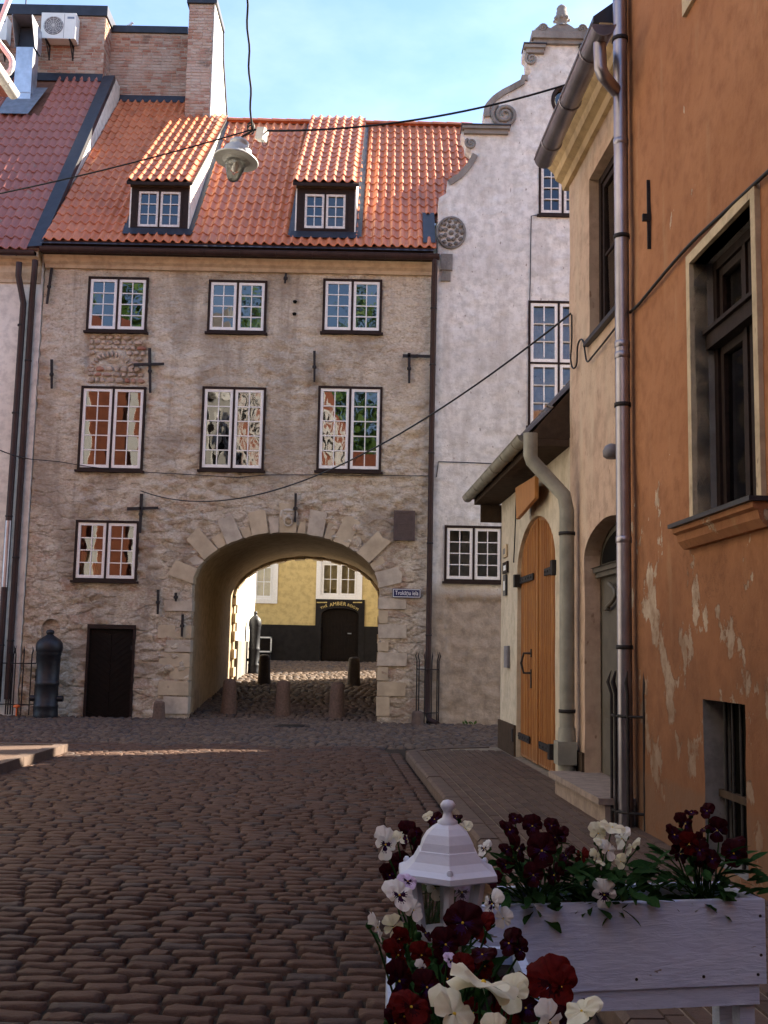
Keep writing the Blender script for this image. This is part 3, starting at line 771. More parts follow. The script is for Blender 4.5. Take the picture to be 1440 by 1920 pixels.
for c_ in range(nrow):
    y = 16.6 - (c_ % 2) * .105
    while y > -2:
        dx = .165 + .06 + c_ * .108
        xw = 1.86 + (17.2 - y) * math.tan(WANG)
        cx = kerb_x(y) + dx
        if cx < xw - .06 and not (y > 16.0 and cx < 1.0 - (17 - y) * .5):
            pl.append((cx, y - .1))
        y -= .21
pl = [p for p in pl]
def pv_mat(p): return Matrix.Translation((p[0], p[1], KH - .02)) @ Matrix.Rotation(-WANG * -1, 4, 'Z') @ Matrix.Diagonal((.090, .206, .022 + rnd.uniform(-.0015, .0015), 1))
vp = sorted([p for p in pl if in_view((p[0], p[1], .12), 5)], key=lambda p: p[1]); vp = [p for p in vp if p[1] > 5.5] + [p for p in vp if p[1] <= 5.5]
for p in vp[:300]: inst('paving_brick', PV[0], pv_mat(p), pave)
s_ = set(vp[:300]); rest = [p for p in pl if p not in s_]
tv = [tuple(v.co) for v in PV[0].vertices]; tf = [tuple(p.vertices) for p in PV[0].polygons]
stuff(scatter('paving_bricks_beyond', (tv, tf), [pv_mat(p) for p in rest], M['paver'], pave, False))
# left pavement
lp = MB(); lp.prism([(-4.62, -12), (-4.62, 15.93), (-4.70, 16.0), (-9, 16.0), (-9, -12)][::-1], -.05, .118)
lpave = struct(lp.build('pavement_left', M['paver']))
y = 15.9
while y > 4:
    ln = rnd.uniform(.8, 1.0)
    MB().prism([(-4.62, y), (-4.62, y - ln + .01), (-4.47, y - ln + .01), (-4.47, y)][::-1], -.05, .13).build('kerb_stone', M['kerb'], lpave); y -= ln
MB().prism([(-4.47, 15.91), (-4.47, 16.06), (-8.5, 16.06), (-8.5, 15.91)], -.05, .13).build('kerb_stone', M['kerb'], lpave)

# ------------------------------------------------------------------ gatehouse
UL, UR = G.px(60, 900)[0], G.px(806, 900)[0]
VE = G.px(430, 488)[1]
SPR, CRN = G.px(532, 1099)[1], G.px(532, 997)[1]
ACX, ARX, ARY = (AL + AR) / 2, (AR - AL) / 2, CRN - SPR
gate = thing('gatehouse', 'old rubble-walled gatehouse with orange pantile roof over the wide arched passage', 'building', (ACX, YG, 0))
arc = arc_pts(ACX, SPR, ARX, ARY, 180, 0, 36)
outer = [(UL, -.15), (AL, -.15)] + arc + [(AR, -.15), (UR, -.15), (UR, VE), (UL, VE)]
wins = {'a': (164, 520, 277, 622), 'b': (390, 526, 500, 624), 'c': (605, 524, 716, 624),
        'd': (149, 725, 271, 882), 'e': (377, 726, 497, 882), 'f': (595, 725, 716, 884), 'g': (140, 976, 259, 1089)}
wr = {k: G.rect(*v) for k, v in wins.items()}
cd = G.rect(160, 1171, 251, 1343); cd = (cd[0], cd[1], -.1, cd[3])
ni = G.rect(76, 1160, 111, 1240)
niche = [(ni[0], ni[2]), (ni[1], ni[2])] + arc_pts((ni[0] + ni[1]) / 2, ni[3] - .2, (ni[1] - ni[0]) / 2, .2, 0, 180, 10)
holes = [rpoly(*w) for w in wr.values()] + [rpoly(*cd), niche]
pnl = G.rect(160, 627, 274, 722)
def rubble(u, v):
    w = 1.0 - .55 * max(0, min(1, (v - 5.2) / 3.0))
    k = noise.noise(Vector((u * .45, v * .45, 9)))
    lump = noise.fractal(Vector((u * 2.6 + .4 * k, v * 5.2, 0)), 1.0, 2.1, 4)
    fine = noise.fractal(Vector((u * 8, v * 13, 4)), .9, 2.0, 3)
    dst = noise.voronoi(Vector((u * 2.3, v * 4.4, 1.7)))[0]
    st = max(-.4, min(1, (dst[1] - dst[0]) * 2.2)) - .35
    am = .5 + 1.6 * max(0, min(1, .5 + 1.6 * noise.noise(Vector((u * .6, v * .6, 21)))))
    h = am * (.034 * lump + .014 * fine + .034 * w * st) + .02 * k - .02
    if pnl[0] < u < pnl[1] and pnl[2] < v < pnl[3]: h -= .055
    return h
wall('wall', gate, G, outer, holes, M['rubble'], .055, rubble, .12, .35, M['rubble'])
for k, w in wr.items():
    top = k in 'abc'
    window(gate, G, *w, rows=4 if (top or k == 'g') else 5, d=.015, tilt={'a': (.012, .02), 'b': (.03, 0), 'c': (.035, -.03), 'd': (.028, .02), 'e': (.03, .028), 'f': (.0, -.04), 'g': (.02, .03)}[k],
           frame_w=.05, sash_w=.06, room='dark_room')
wg = wr['g']                                     # curtain and things behind the low window
cm = MB(); n = 40
for lo, hi, b0, b1 in ((wg[0] + .1, wg[0] + .6, wg[2] + .1, wg[2] + .62), ):
    vs = [];
    for k in range(n + 1):
        x = lo + (hi - lo) * k / n; zz = -.2 + .03 * math.sin(k * 1.3)
        vs += [G.p(x, b0, zz), G.p(x, b1 + .05 * math.sin(k * .12), zz)]
    cm.add(vs, [(2 * k, 2 * k + 2, 2 * k + 3, 2 * k + 1) for k in range(n)], 0, True)
tag(cm.build('half_curtain', M['curtain']), 'pale yellow half curtain behind the lowest window of the rubble gatehouse', 'curtain')
# masonry left open between two windows
def rock(seed):
    r = random.Random(seed); n = 7; V = []; Fc = []
    rad = [r.uniform(.8, 1.12) for _ in range(n)]
    for rr, z in ((1, -.02), (.88, .6), (.55, 1)):
        for k in range(n):
            a = 2 * math.pi * k / n + .3; ca, sa = math.cos(a), math.sin(a); sq = 1 / max(abs(ca), abs(sa)) ** .6
            V.append((.5 * rr * rad[k] * ca * sq, .5 * rr * rad[k] * sa * sq, z + r.uniform(-.1, .1)))
    for j in range(2):
        for k in range(n): Fc.append((j * n + k, j * n + (k + 1) % n, (j + 1) * n + (k + 1) % n, (j + 1) * n + k))
    Fc.append(tuple(range(14, 21)))
    return MB().add(V, Fc, 0, False)
M['rubble_stone'] = simple('bare_rubble_stone', (.40, .32, .25), .95, .12, 0, .45, 1.3, .7)
RK = [rock(k).mesh('masonry_stone', M['rubble_stone'] if k % 4 else M['brick']) for k in range(8)]
acx, acy = (pnl[0] + pnl[1]) / 2 - .1, pnl[2] + .32
y = pnl[2] + .05
while y < pnl[3] - .04:
    x = pnl[0] + .05; hgt = rnd.uniform(.10, .15)
    while x < pnl[1] - .06:
        w = rnd.uniform(.10, .24)
        dd = math.hypot((x + w / 2 - acx) / .50, (y + hgt / 2 - acy) / .46)
        if x + w < pnl[1] + .02 and (dd > 1.15 or y < acy):
            inst('masonry_stone', rnd.choice(RK), G.mat(x + w / 2, y + hgt / 2, -.055) @ Matrix.Rotation(rnd.gauss(0, .12), 4, 'Z') @ Matrix.Diagonal((w * .92, hgt * .9, rnd.uniform(.03, .06), 1)), gate)
        x += w
    y += hgt
for k in range(15):
    a = R(178 - k * 176 / 14); x, y = acx + .46 * math.cos(a), acy + .40 * math.sin(a)
    inst('masonry_stone', RK[1 + k % 3], G.mat(x, y, -.055) @ Matrix.Rotation(a, 4, 'Z') @ Matrix.Diagonal((.15, .075, rnd.uniform(.045, .062), 1)), gate)
# voussoirs, keystone and quoins
nv = 17; per = [(ACX + ARX * math.cos(t), SPR + ARY * math.sin(t), t) for t in [math.pi * k / 400 for k in range(401)]]
cum = [0]
for k in range(400): cum.append(cum[-1] + math.hypot(per[k + 1][0] - per[k][0], per[k + 1][1] - per[k][1]))
def at_s(s):
    k = min(399, next(i for i in range(400) if cum[i + 1] >= s - 1e-9)); return per[k]
wts = [1.28 if (k - nv // 2) % 2 == 0 else .72 for k in range(nv)]; sts = [0.0]
for w_ in wts: sts.append(sts[-1] + cum[-1] * w_ / sum(wts))
for k in range(nv):
    mid = k == nv // 2; L_ = .66 if mid else ((.56 if (k - nv // 2) % 2 == 0 else .28) * rnd.uniform(.72, 1.18))
    if k in (0, nv - 1): L_ = .5
    s0, s1 = sts[k] + .012, sts[k + 1] - .012; pin, pout = [], []
    for j in range(4):
        x, y, t = at_s(s0 + (s1 - s0) * j / 3); nn = Vector((math.cos(t) / ARX, math.sin(t) / ARY)).normalized()
        pin.append((x - nn.x * .02, y - nn.y * .02))
    xm, ym, tm = at_s((s0 + s1) / 2); nm = Vector((math.cos(tm) / ARX, math.sin(tm) / ARY)).normalized()
    sp = 1.05 if not mid else 1.2
    tx = Vector((-nm.y, nm.x)); hw = (s1 - s0) / 2 * sp * rnd.uniform(.92, 1.06)
    pout = [(xm + nm.x * L_ + tx.x * hw * q + rnd.uniform(-.04, .04), ym + nm.y * L_ + tx.y * hw * q + rnd.uniform(-.04, .04)) for q in (1, 0, -1)]
    poly = pin + pout
    pr = (.05 if mid else (.034 if L_ > .38 else .006) + rnd.uniform(-.012, .014))
    if not mid: poly = [(a + rnd.uniform(-.012, .012), b + rnd.uniform(-.012, .012)) for a, b in poly]
    o = MB().prism(poly, -.34, pr, G.mat(0, 0, 0)).build('keystone' if mid else 'voussoir', M['limestone' if k % 3 else 'limestone_pale'], gate)
    if mid:
        o['label'] = 'keystone carved with a lion head holding a ring'
        ms = MB(); cx, cy = xm, ym + .33
        def blob(x, y, rx, ry, dz):
            ms.lathe([(rx, 0), (rx * .92, dz * .45), (rx * .6, dz * .85), (rx * .2, dz)], (0, 0, 0), 12, 0, True, 0, None)
            n_ = len(ms.v)
            for i in range(n_ - 96, n_):
                vx, vy, vz = ms.v[i]; ms.v[i] = tuple(G.p(cx + x + vx, cy + y + vy * ry / rx, pr - .005 + vz))
        blob(0, .0, .15, .17, .06); blob(0, -.02, .07, .06, .12); blob(-.07, .06, .035, .03, .09); blob(.07, .06, .035, .03, .09)
        blob(0, .13, .13, .05, .08); blob(-.15, .05, .05, .1, .05); blob(.15, .05, .05, .1, .05); blob(-.05, -.05, .035, .03, .1); blob(.05, -.05, .035, .03, .1)
        ms.tube([G.p(cx + .085 * math.cos(a * math.pi / 8), cy - .13 + .085 * math.sin(a * math.pi / 8), pr + .05) for a in range(17)], .02, 6)
        ms.build('lion_mask', M['limestone_pale'], o)
for (l, t, r_, b) in ((308, 1125, 352, 1146), (296, 1172, 352, 1196), (310, 1200, 352, 1222), (298, 1224, 352, 1250), (318, 1253, 352, 1274), (297, 1277, 352, 1304), (306, 1306, 352, 1338),
                      (709, 1122, 762, 1142), (709, 1145, 728, 1168), (709, 1171, 762, 1197), (709, 1199, 729, 1221), (709, 1224, 762, 1249), (709, 1251, 728, 1276), (709, 1279, 760, 1304), (709, 1306, 730, 1342)):
    u0, u1, v0, v1 = G.rect(l, t, r_, b); j = lambda: rnd.uniform(-.012, .012)
    if l < 500: u1 = AL + .015
    else: u0 = AR - .015
    poly = [(u0 + j(), v0 + j()), (u1 + (j() if l > 500 else 0), v0 + j()), (u1 + (j() if l > 500 else 0), v1 + j()), (u0 + j(), v1 + j())]
    MB().prism(poly, -.34, .012 + j(), G.mat(0, 0, 0)).build('quoin', M['limestone' if rnd.random() > .3 else 'limestone_pale'], gate)
# passage
vb = MB(); pr_ = [(AL - .05, -.2)] + arc_pts(ACX, SPR, ARX + .05, ARY + .05, 180, 0, 36) + [(AR + .05, -.2)]
yy = [YG + .30, 26, 28, 31.0]; n = len(pr_)
vs = []
for Y in yy:
    for i, (x, z) in enumerate(pr_): vs.append((x + .012 * fbm(x, z, Y), Y, z + (gz(Y) * .5 if z < 0 else 0) + .012 * fbm(z, x, Y)))
vb.add(vs, [(j * n + i, j * n + i + 1, (j + 1) * n + i + 1, (j + 1) * n + i) for j in range(len(yy) - 1) for i in range(n - 1)], 0, True)
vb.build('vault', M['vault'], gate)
RB = Fr((0, 31.0, 0), (1, 0, 0))
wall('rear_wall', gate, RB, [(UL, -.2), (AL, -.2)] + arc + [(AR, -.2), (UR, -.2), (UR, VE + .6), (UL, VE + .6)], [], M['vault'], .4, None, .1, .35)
for k in range(12):
    t = R(8 + k * 164 / 11); nn = Vector((math.cos(t) / ARX, math.sin(t) / ARY)).normalized(); x, z = ACX + ARX * math.cos(t), SPR + ARY * math.sin(t)
    Mx = RB.mat(x, z, 0) @ Matrix.Rotation(math.atan2(nn.y, nn.x), 4, 'Z')
    MB().box((-.035, -.14, -.3), (.08, .14, .12), 0, Mx).build('rear_voussoir', M['limestone'], gate)
for k in range(5):
    for ux in (AL, AR):
        MB().fbox(RB, ux - .06, ux + .06, .75 + k * .5, 1.0 + k * .5, -.3, .12).build('rear_quoin', M['limestone'], gate)
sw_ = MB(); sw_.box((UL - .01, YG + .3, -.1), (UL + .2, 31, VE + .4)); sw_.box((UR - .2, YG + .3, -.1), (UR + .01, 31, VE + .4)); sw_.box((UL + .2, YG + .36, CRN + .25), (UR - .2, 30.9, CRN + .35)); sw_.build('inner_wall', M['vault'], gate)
# cellar door
dm = MB().fbox(G, cd[0], cd[1], cd[3] - .09, cd[3], -.10, .03).fbox(G, cd[0], cd[0] + .05, -.05, cd[3] - .09, -.10, .02).fbox(G, cd[1] - .05, cd[1], -.05, cd[3] - .09, -.10, .02)
cdo = dm.build('cellar_door', M['frame'], gate)
mid = (cd[0] + cd[1]) / 2
for s in (-1, 1):
    for k in range(-3, 16):
        z0 = k * .125; a0, a1 = .004, (cd[1] - cd[0]) / 2 - .052; 
        p = [(mid + s * a0, z0 + .02), (mid + s * a1, z0 + a1 * .75 + .02), (mid + s * a1, z0 + a1 * .75 + .14), (mid + s * a0, z0 + .14)]
        p = [(x, max(0, min(cd[3] - .095, y))) for x, y in p]
        if max(q[1] for q in p) - min(q[1] for q in p) < .03: continue
        MB().prism(p if s > 0 else p[::-1], -.09, -.045 + rnd.uniform(-.004, .004), G.mat(0, 0, 0)).build('plank', M['darkdoor'], cdo)
MB().fbox(G, cd[1] - .10, cd[1] - .07, 1.45, 1.55, -.05, -.01).build('hinge', M['iron'], cdo)
nb_ = MB().fbox(G, ni[0] - .05, ni[1] + .05, ni[2] - .05, ni[3] + .05, -.18, -.121).build('niche_back', M['rubble'], gate)
# cornice, gutter, downpipes
zc0, zc1 = G.px(430, 510)[1], G.px(430, 484)[1]
cn = MB(); prof = [(0, zc0), (.06, zc0), (.09, zc0 + .07), (.16, zc0 + .12), (.19, zc0 + .20), (.26, zc1), (.26, zc1 + .12), (-.1, zc1 + .12), (-.1, zc0)]
vs = [G.p(u, v, d) for u in (UL + .02, UR - .02) for d, v in prof]; n = len(prof)
cn.add(vs, [(i, (i + 1) % n, n + (i + 1) % n, n + i) for i in range(n)] + [tuple(range(n))[::-1], tuple(range(n, 2 * n))]); cn.build('cornice', M['beige_cornice'], gate)
YE = 23.62
ZE = at_y(430, 456, YE).z
YR = 28.6; ZR = at_y(640, 231, YR).z
SL = (ZR - ZE) / (YR - YE); sdv = Vector((0, 1, SL)).normalized(); snv = Vector((0, -SL, 1)).normalized()
def roof_z(y): return ZE + SL * (y - YE)
zg = at_y(430, 478, YE - .08).z
gutter('gutter', (UL + .02, YE - .06, zg + .09), (UR + .12, YE - .06, zg + .09), .10, M['brownpipe'], gate)
MB().box((UL + .01, YE + .0, zg + .0), (UR - .01, YE + .06, ZE - .03)).box((UL + .01, YE + .06, zg + .02), (UR - .01, YG + .1, zg + .06)).build('fascia', M['frame'], gate)
MB().add([(UL + .02, YE - .13, ZE - .13), (UR, YE - .13, ZE - .13), (UR, YE + .12, ZE + .03), (UL + .02, YE + .12, ZE + .03)], [(0, 1, 2, 3)]).build('eave_flashing', M['flash'], gate)
def downpipe(name, pts, r, mat, parent, clips=(), sub=True):
    o = MB().tube(pts, r, 12).build(name, mat, parent)
    pipe_clips(o, clips, r, M['iron']); return o
p0 = at_y(66, 488, YE - .02); x1 = at_y(60, 560, YG - .14).x
downpipe('downpipe', [p0, p0 - Vector((0, 0, .25)), (x1 + .0, YG - .14, p0.z - .75), (x1, YG - .14, .35)], .068, M['brownpipe'], gate, [(x1, YG - .14, z) for z in (1.6, 3.4, 5.6, 7.8)])
x2 = at_y(808, 900, YG - .12).x
downpipe('downpipe', [(x2, YE - .05, zg), (x2, YE - .05, zg - .1), (x2, YG - .12, zg - .45), (x2, YG - .12, .45), (x2, YG - .12, .25), (x2 + .04, YG - .2, .10), (x2 + .2, YG - .42, .03)], .062, M['brownpipe'], gate, [(x2, YG - .12, z) for z in (1.9, 3.9, 5.9, 7.9, 9.2)])
# roof: deck, tiles, ridge, dormers
YT = 29.6; XB = at_y(345, 215, YR + .05).x            # left part of the slope climbs on to the brick wall
deck = MB()
def rp(x, y, d=0): return Vector((x, y, roof_z(y))) + snv * d
XR = UR + 1.15
deck.add([rp(UL, YE, -.04), rp(UR + .05, YE, -.04), rp(UR + .05, YR, -.04), rp(UL, YR, -.04)], [(0, 1, 2, 3)])
deck.add([rp(UR + .05, YG + .5, -.04), rp(XR, YG + .5, -.04), rp(XR, YR, -.04), rp(UR + .05, YR, -.04)], [(0, 1, 2, 3)])
deck.add([rp(UL, YR, -.04), rp(XB, YR, -.04), rp(XB, YT, -.04), rp(UL, YT, -.04)], [(0, 1, 2, 3)])
deck.add([rp(UL, YR, -.04), rp(UR + .05, YR, -.04), (UR + .05, 33.0, VE - .5), (UL, 33.0, VE - .5)], [(0, 1, 2, 3)])
roof = deck.build('roof', M['deck'], gate)
dorm = []
for (l, r_, ty, wl, wt, wr_, wb) in ((245, 353, 340, 258, 357, 339, 427), (556, 665, 342, 570, 362, 649, 430)):
    yf = 23.98; a, b = at_y(l, 400, yf).x, at_y(r_, 400, yf).x
    dorm.append((a, b, yf, at_y((l + r_) / 2, ty, yf).z, at_y(wl, 390, yf).x, at_y(wr_, 390, yf).x, at_y((wl + wr_) / 2, wb, yf).z, at_y((wl + wr_) / 2, wt, yf).z))
cells = int((UR + .05 - UL) / .205)
def keep_main(a, b, p):
    if p.x > XB - .05 and p.y > YR - .1: return False
    for (da, db, yf, *_) in dorm:
        if da - .10 < p.x < db + .08 and p.y > yf - .10 and p.y < YR - .1: return False
    if p.x > UR - .22 and 23.9 < p.y < 24.75: return False
    if p.x > UR + .02 and p.y < YG + .6: return False
    return True
tiled(roof, rp(UL + .03, YE), (1, 0, 0), sdv, XR - UL, (YT - YE) * math.hypot(1, SL), TILE_OR, M['tile'], keep_main)
fl = MB()
for (x0, x1, y0, y1) in ((UR - .24, UR + .04, 23.75, 24.8),): fl.add([rp(x0, y0, .02), rp(x1, y0, .02), rp(x1, y1, .02), rp(x0, y1, .02)], [(0, 1, 2, 3)])
fl.build('roof_flashing', M['flash'], roof)
k = 0; x = XB + .05                                    # ridge tiles
while x < XR:
    ln = min(.40, XR + .03 - x)
    rt = MB(); vs = []
    for xx, rr in ((x, .115), (x + ln + .03, .10)):
        for j in range(9):
            t = math.pi * j / 8; vs.append((xx, YR + rr * math.cos(t) * 1.1, ZR - .02 + rr * math.sin(t)))
    rt.add(vs, [(j, j + 1, 10 + j, 9 + j) for j in range(8)], 0, True); rt.build('ridge_tile', M['tile'], roof); x += .40
for (a, b, yf, zt, wa, wb_, wz0, wz1) in dorm:
    FD = Fr((0, yf, 0), (1, 0, 0)); zb = roof_z(yf) + .02
    yb = YR - .12; zbk = roof_z(yb) + .10; sd = (zbk - zt) / (yb - yf)
    body = MB()
    for (u0, u1, v0, v1) in ((a, wa, zb - .1, zt), (wb_, b, zb - .1, zt), (wa, wb_, wz1, zt), (wa, wb_, zb - .1, wz0)): body.fbox(FD, u0, u1, v0, v1, -.12, 0)
    dm_ = body.build('dormer', M['frame'], gate)
    for xx in (a, b):                                  # cheeks
        yj = yf
        pts = [(yf, zb - .1), (yb, roof_z(yb) - .05), (yb, zbk), (yf, zt)]
        o_ = -.03 if xx == a else .03
        ch = MB(); ch.add([(xx, y_, z_) for y_, z_ in pts] + [(xx + o_, y_, z_) for y_, z_ in pts], [(0, 1, 2, 3), (7, 6, 5, 4), (0, 4, 5, 1), (1, 5, 6, 2), (2, 6, 7, 3), (3, 7, 4, 0)])
        ch.build('cheek', M['cream'], dm_)
        fs_ = MB(); s_ = -1 if xx == a else 1
        fs_.add([rp(xx + s_ * .03, yf - .1, .05), rp(xx + s_ * .17, yf - .1, .035), rp(xx + s_ * .17, yb, .035), rp(xx + s_ * .03, yb, .07)], [(0, 1, 2, 3)]); fs_.build('valley_flashing', M['flash'], dm_)
    MB().add([rp(a - .12, yf - .16, .04), rp(b + .12, yf - .16, .04), rp(b + .12, yf + .02, .06), rp(a - .12, yf + .02, .06)], [(0, 1, 2, 3)]).build('apron_flashing', M['flash'], dm_)
    ov = .16; sdd = Vector((0, 1, sd)).normalized(); ln = (yb + .1 - yf + ov) * math.hypot(1, sd); og = Vector((a - .09, yf - ov, zt + .05 - sd * ov))
    dk = MB(); dk.add([og, og + Vector((b - a + .18, 0, 0)), og + Vector((b - a + .18, 0, 0)) + sdd * ln, og + sdd * ln] + [q - Vector((0, 0, .07)) for q in (og, og + Vector((b - a + .18, 0, 0)), og + Vector((b - a + .18, 0, 0)) + sdd * ln, og + sdd * ln)],
                      [(0, 1, 2, 3), (7, 6, 5, 4), (0, 4, 5, 1), (1, 5, 6, 2), (2, 6, 7, 3), (3, 7, 4, 0)]); dk.build('dormer_roof', M['frame'], dm_)
    nt_ = round((b - a + .18) / .205); tiled(dm_, og + Vector((0, 0, .035)), (1, 0, 0), sdd, nt_ * .205 - .01, ln, TILE_OR, M['tile'], None, (b - a + .18) / nt_, .42, 200)
    MB().fbox(FD, a - .02, b + .02, zt - .16, zt - .02, 0, .07).build('head_board', M['soffit'], dm_)
    window(gate, FD, wa - .03, wb_ + .03, wz0 - .02, wz1 + .02, rows=3, cols=2, frame_w=.04, sash_w=.05, d=-.01, sash_m='sash_old', sill=False, own=dm_, depth=.6, tilt=(-.05, .02))
# wall anchors of wrought iron
def anchor(pts_list, r=.028):
    mb = MB()
    for (x0, y0, x1, y1) in pts_list:
        a, b = G.p(*G.px(x0, y0), .06), G.p(*G.px(x1, y1), .06); d = (b - a).normalized(); s = d.cross(G.n) * r
        mb.add([a - s, a + s, b + s * .75, b - s * .75] + [q + G.n * .045 for q in (a - s, a + s, b + s * .75, b - s * .75)], [(3, 2, 1, 0), (4, 5, 6, 7), (0, 1, 5, 4), (1, 2, 6, 5), (2, 3, 7, 6), (3, 0, 4, 7)])
        c = a.lerp(b, .52); mb.lathe([(.045, -.03), (.05, 0), (.045, .03)], c + G.n * .03, 8)
    return mb.build('wall_anchor', M['iron'], gate)
anchor([(282, 655, 283, 738), (252, 686, 309, 684)], .034); anchor([(267, 927, 264, 1000), (240, 955, 298, 953)], .034); anchor([(755, 669, 806, 670), (767, 664, 767, 720)], .034)
for q_ in ((99, 505, 90, 572), (99, 676, 99, 730), (537, 515, 535, 533), (590, 660, 590, 718), (555, 926, 554, 980), (298, 1106, 297, 1152), (344, 1152, 342, 1194), (331, 1112, 331, 1128)): anchor([q_], .028)
for (x, y_) in ((553, 565), (552, 588)): MB().lathe([(.035, -.04), (.05, 0), (.035, .02)], G.p(*G.px(x, y_), .0), 9).build('putlog_hole', M['dark_room'], gate)
# signs on the gatehouse
u0, u1, v0, v1 = G.rect(738, 958, 778, 1014)
pq = thing('memorial_plaque', 'dark bronze plaque with raised border on the gatehouse wall right of the arch', 'plaque', G.p((u0 + u1) / 2, v0, .05))
MB().fbox(G, u0, u1, v0, v1, .0, .06).build('plate', M['bronze'], pq)
bd = MB(); e = .05
for a in ((u0, u1, v1 - e, v1), (u0, u1, v0, v0 + e), (u0, u0 + e, v0 + e, v1 - e), (u1 - e, u1, v0 + e, v1 - e)): bd.fbox(G, *a, .06, .078)
bd.build('border', M['bronze'], pq)
for k in range(9):
    w = (u1 - u0) * (.30 if k in (2, 3) else rnd.uniform(.22, .33)); z = v1 - .1 - k * (v1 - v0 - .2) / 9
    MB().fbox(G, (u0 + u1) / 2 - w, (u0 + u1) / 2 + w, z - .026, z, .06, .067).build('inscription_line', M['bronze'], pq)
u0, u1, v0, v1 = G.rect(736, 1104, 789, 1121)
ss = thing('street_sign', 'small blue enamel street name sign with white border beside the arch', 'street sign', G.p((u0 + u1) / 2, v0, .05))
MB().fbox(G, u0, u1, v0, v1, .035, .055).build('plate', M['blue'], ss)
bd = MB(); e = .011; o_ = .012
for a in ((u0 + o_, u1 - o_, v1 - o_ - e, v1 - o_), (u0 + o_, u1 - o_, v0 + o_, v0 + o_ + e), (u0 + o_, u0 + o_ + e, v0 + o_ + e, v1 - o_ - e), (u1 - o_ - e, u1 - o_, v0 + o_ + e, v1 - o_ - e)): bd.fbox(G, *a, .055, .058)
bd.build('border', M['letter'], ss)
inst('lettering', text_mesh('Trokšņu iela', .118, M['letter']), G.mat((u0 + u1) / 2, (v0 + v1) / 2, .058) @ Matrix.Diagonal((.84, 1.1, 1, 1)), ss)
# ------------------------------------------------------------------ cream house left of the gatehouse, brick walls behind
lh = thing('cream_house', 'cream plastered house with plum red tiled roof adjoining the gatehouse', 'building', (-9, 24, 0))
XL = UL + .02
wall('wall', lh, Fr((0, 23.97, 0), (1, 0, 0)), rpoly(-13, UL - .02, -.1, VE), [], M['cream'], .35, lambda u, v: .004 * fbm(u, v, 1), .1, .3)
LC = Fr((0, 23.97, 0), (1, 0, 0))
zc0, zc1 = LC.px(30, 531)[1], LC.px(30, 482)[1]; hh = zc1 - zc0
prof = [(0, zc0), (.05, zc0), (.05, zc0 + hh * .12), (.12, zc0 + hh * .35), (.12, zc0 + hh * .60), (.20, zc0 + hh * .68), (.20, zc0 + hh * .80), (.30, zc0 + hh * .86), (.30, zc1 + .1), (-.1, zc1 + .1), (-.1, zc0)]
n = len(prof); vs = [LC.p(u, v, d) for u in (-13, UL - .06) for d, v in prof]
MB().add(vs, [(i, (i + 1) % n, n + (i + 1) % n, n + i) for i in range(n)] + [tuple(range(n))[::-1], tuple(range(n, 2 * n))]).build('cornice', M['beige_cornice'], lh)
LYE = 23.60; LZE = at_y(30, 466, LYE).z; LYT = 28.95; LZT = at_y(188, 146, LYT).z
LS = (LZT - LZE) / (LYT - LYE); lsd = Vector((0, 1, LS)).normalized(); lsn = Vector((0, -LS, 1)).normalized()
def lp_(x, y, d=0): return Vector((x, y, LZE + LS * (y - LYE))) + lsn * d
ldeck = MB().add([lp_(-13, LYE, -.04), lp_(XL, LYE, -.04), lp_(XL, LYT, -.04), lp_(-13, LYT, -.04)], [(0, 1, 2, 3)]).build('roof', M['deck'], lh)
ncol = 26; duct_x0, duct_x1 = at_y(22, 150, 28.0).x, at_y(68, 150, 28.0).x
tiled(ldeck, lp_(XL - .33 - ncol * .205, LYE), (1, 0, 0), lsd, ncol * .205, (LYT - LYE) * math.hypot(1, LS), TILE_PL, M['tile_l'],
      lambda a, b, p: not (duct_x0 - .15 < p.x < duct_x1 + .22 and p.y > 27.55), .205, .43)
vf = MB(); vf.add([lp_(XL - .30, LYE, .06), lp_(XL + .02, LYE, .09), lp_(XL + .02, LYT, .09), lp_(XL - .30, LYT, .06), lp_(XL + .02, LYE, -.06), lp_(XL + .02, LYT, -.06)], [(0, 1, 2, 3), (1, 4, 5, 2)])
vf.build('verge_flashing', M['flash'], ldeck)
sw = MB(); pts = [(LYE + .1, roof_z(LYE + .1) - .1), (LYT + .6, roof_z(LYT + .6) - .1), (LYT + .6, LZT + .05), (LYT, LZT + .05), (LYE + .1, LZE + LS * .1 + .04)]
sw.add([(XL, y_, z_) for y_, z_ in pts] + [(XL - .12, y_, z_) for y_, z_ in pts], [(0, 1, 2, 3, 4), (9, 8, 7, 6, 5)] + [(i, 5 + i, 5 + (i + 1) % 5, (i + 1) % 5) for i in range(5)])
sw.build('side_wall', M['cream'], lh)
gutter('gutter', (-13, LYE - .08, LZE - .10), (XL - .1, LYE - .08, LZE - .10), .085, M['brownpipe'], lh)
p0 = at_y(36, 492, LYE - .05); x1 = at_y(27, 800, 23.8).x
downpipe('downpipe', [p0, p0 - Vector((0, 0, .3)), (x1 + .02, 23.82, p0.z - .85), (x1, 23.82, 4.3), (x1, 23.82, 4.25), (x1, 23.82, .3)], .07, M['brownpipe'], lh, [(x1, 23.82, z) for z in (1.5, 4.3, 6.6, 8.6)])
MB().tube([(x1, 23.82, 4.2), (x1, 23.82, 2.75)], .074, 12).build('zinc_pipe_section', M['zincpipe'], lh)
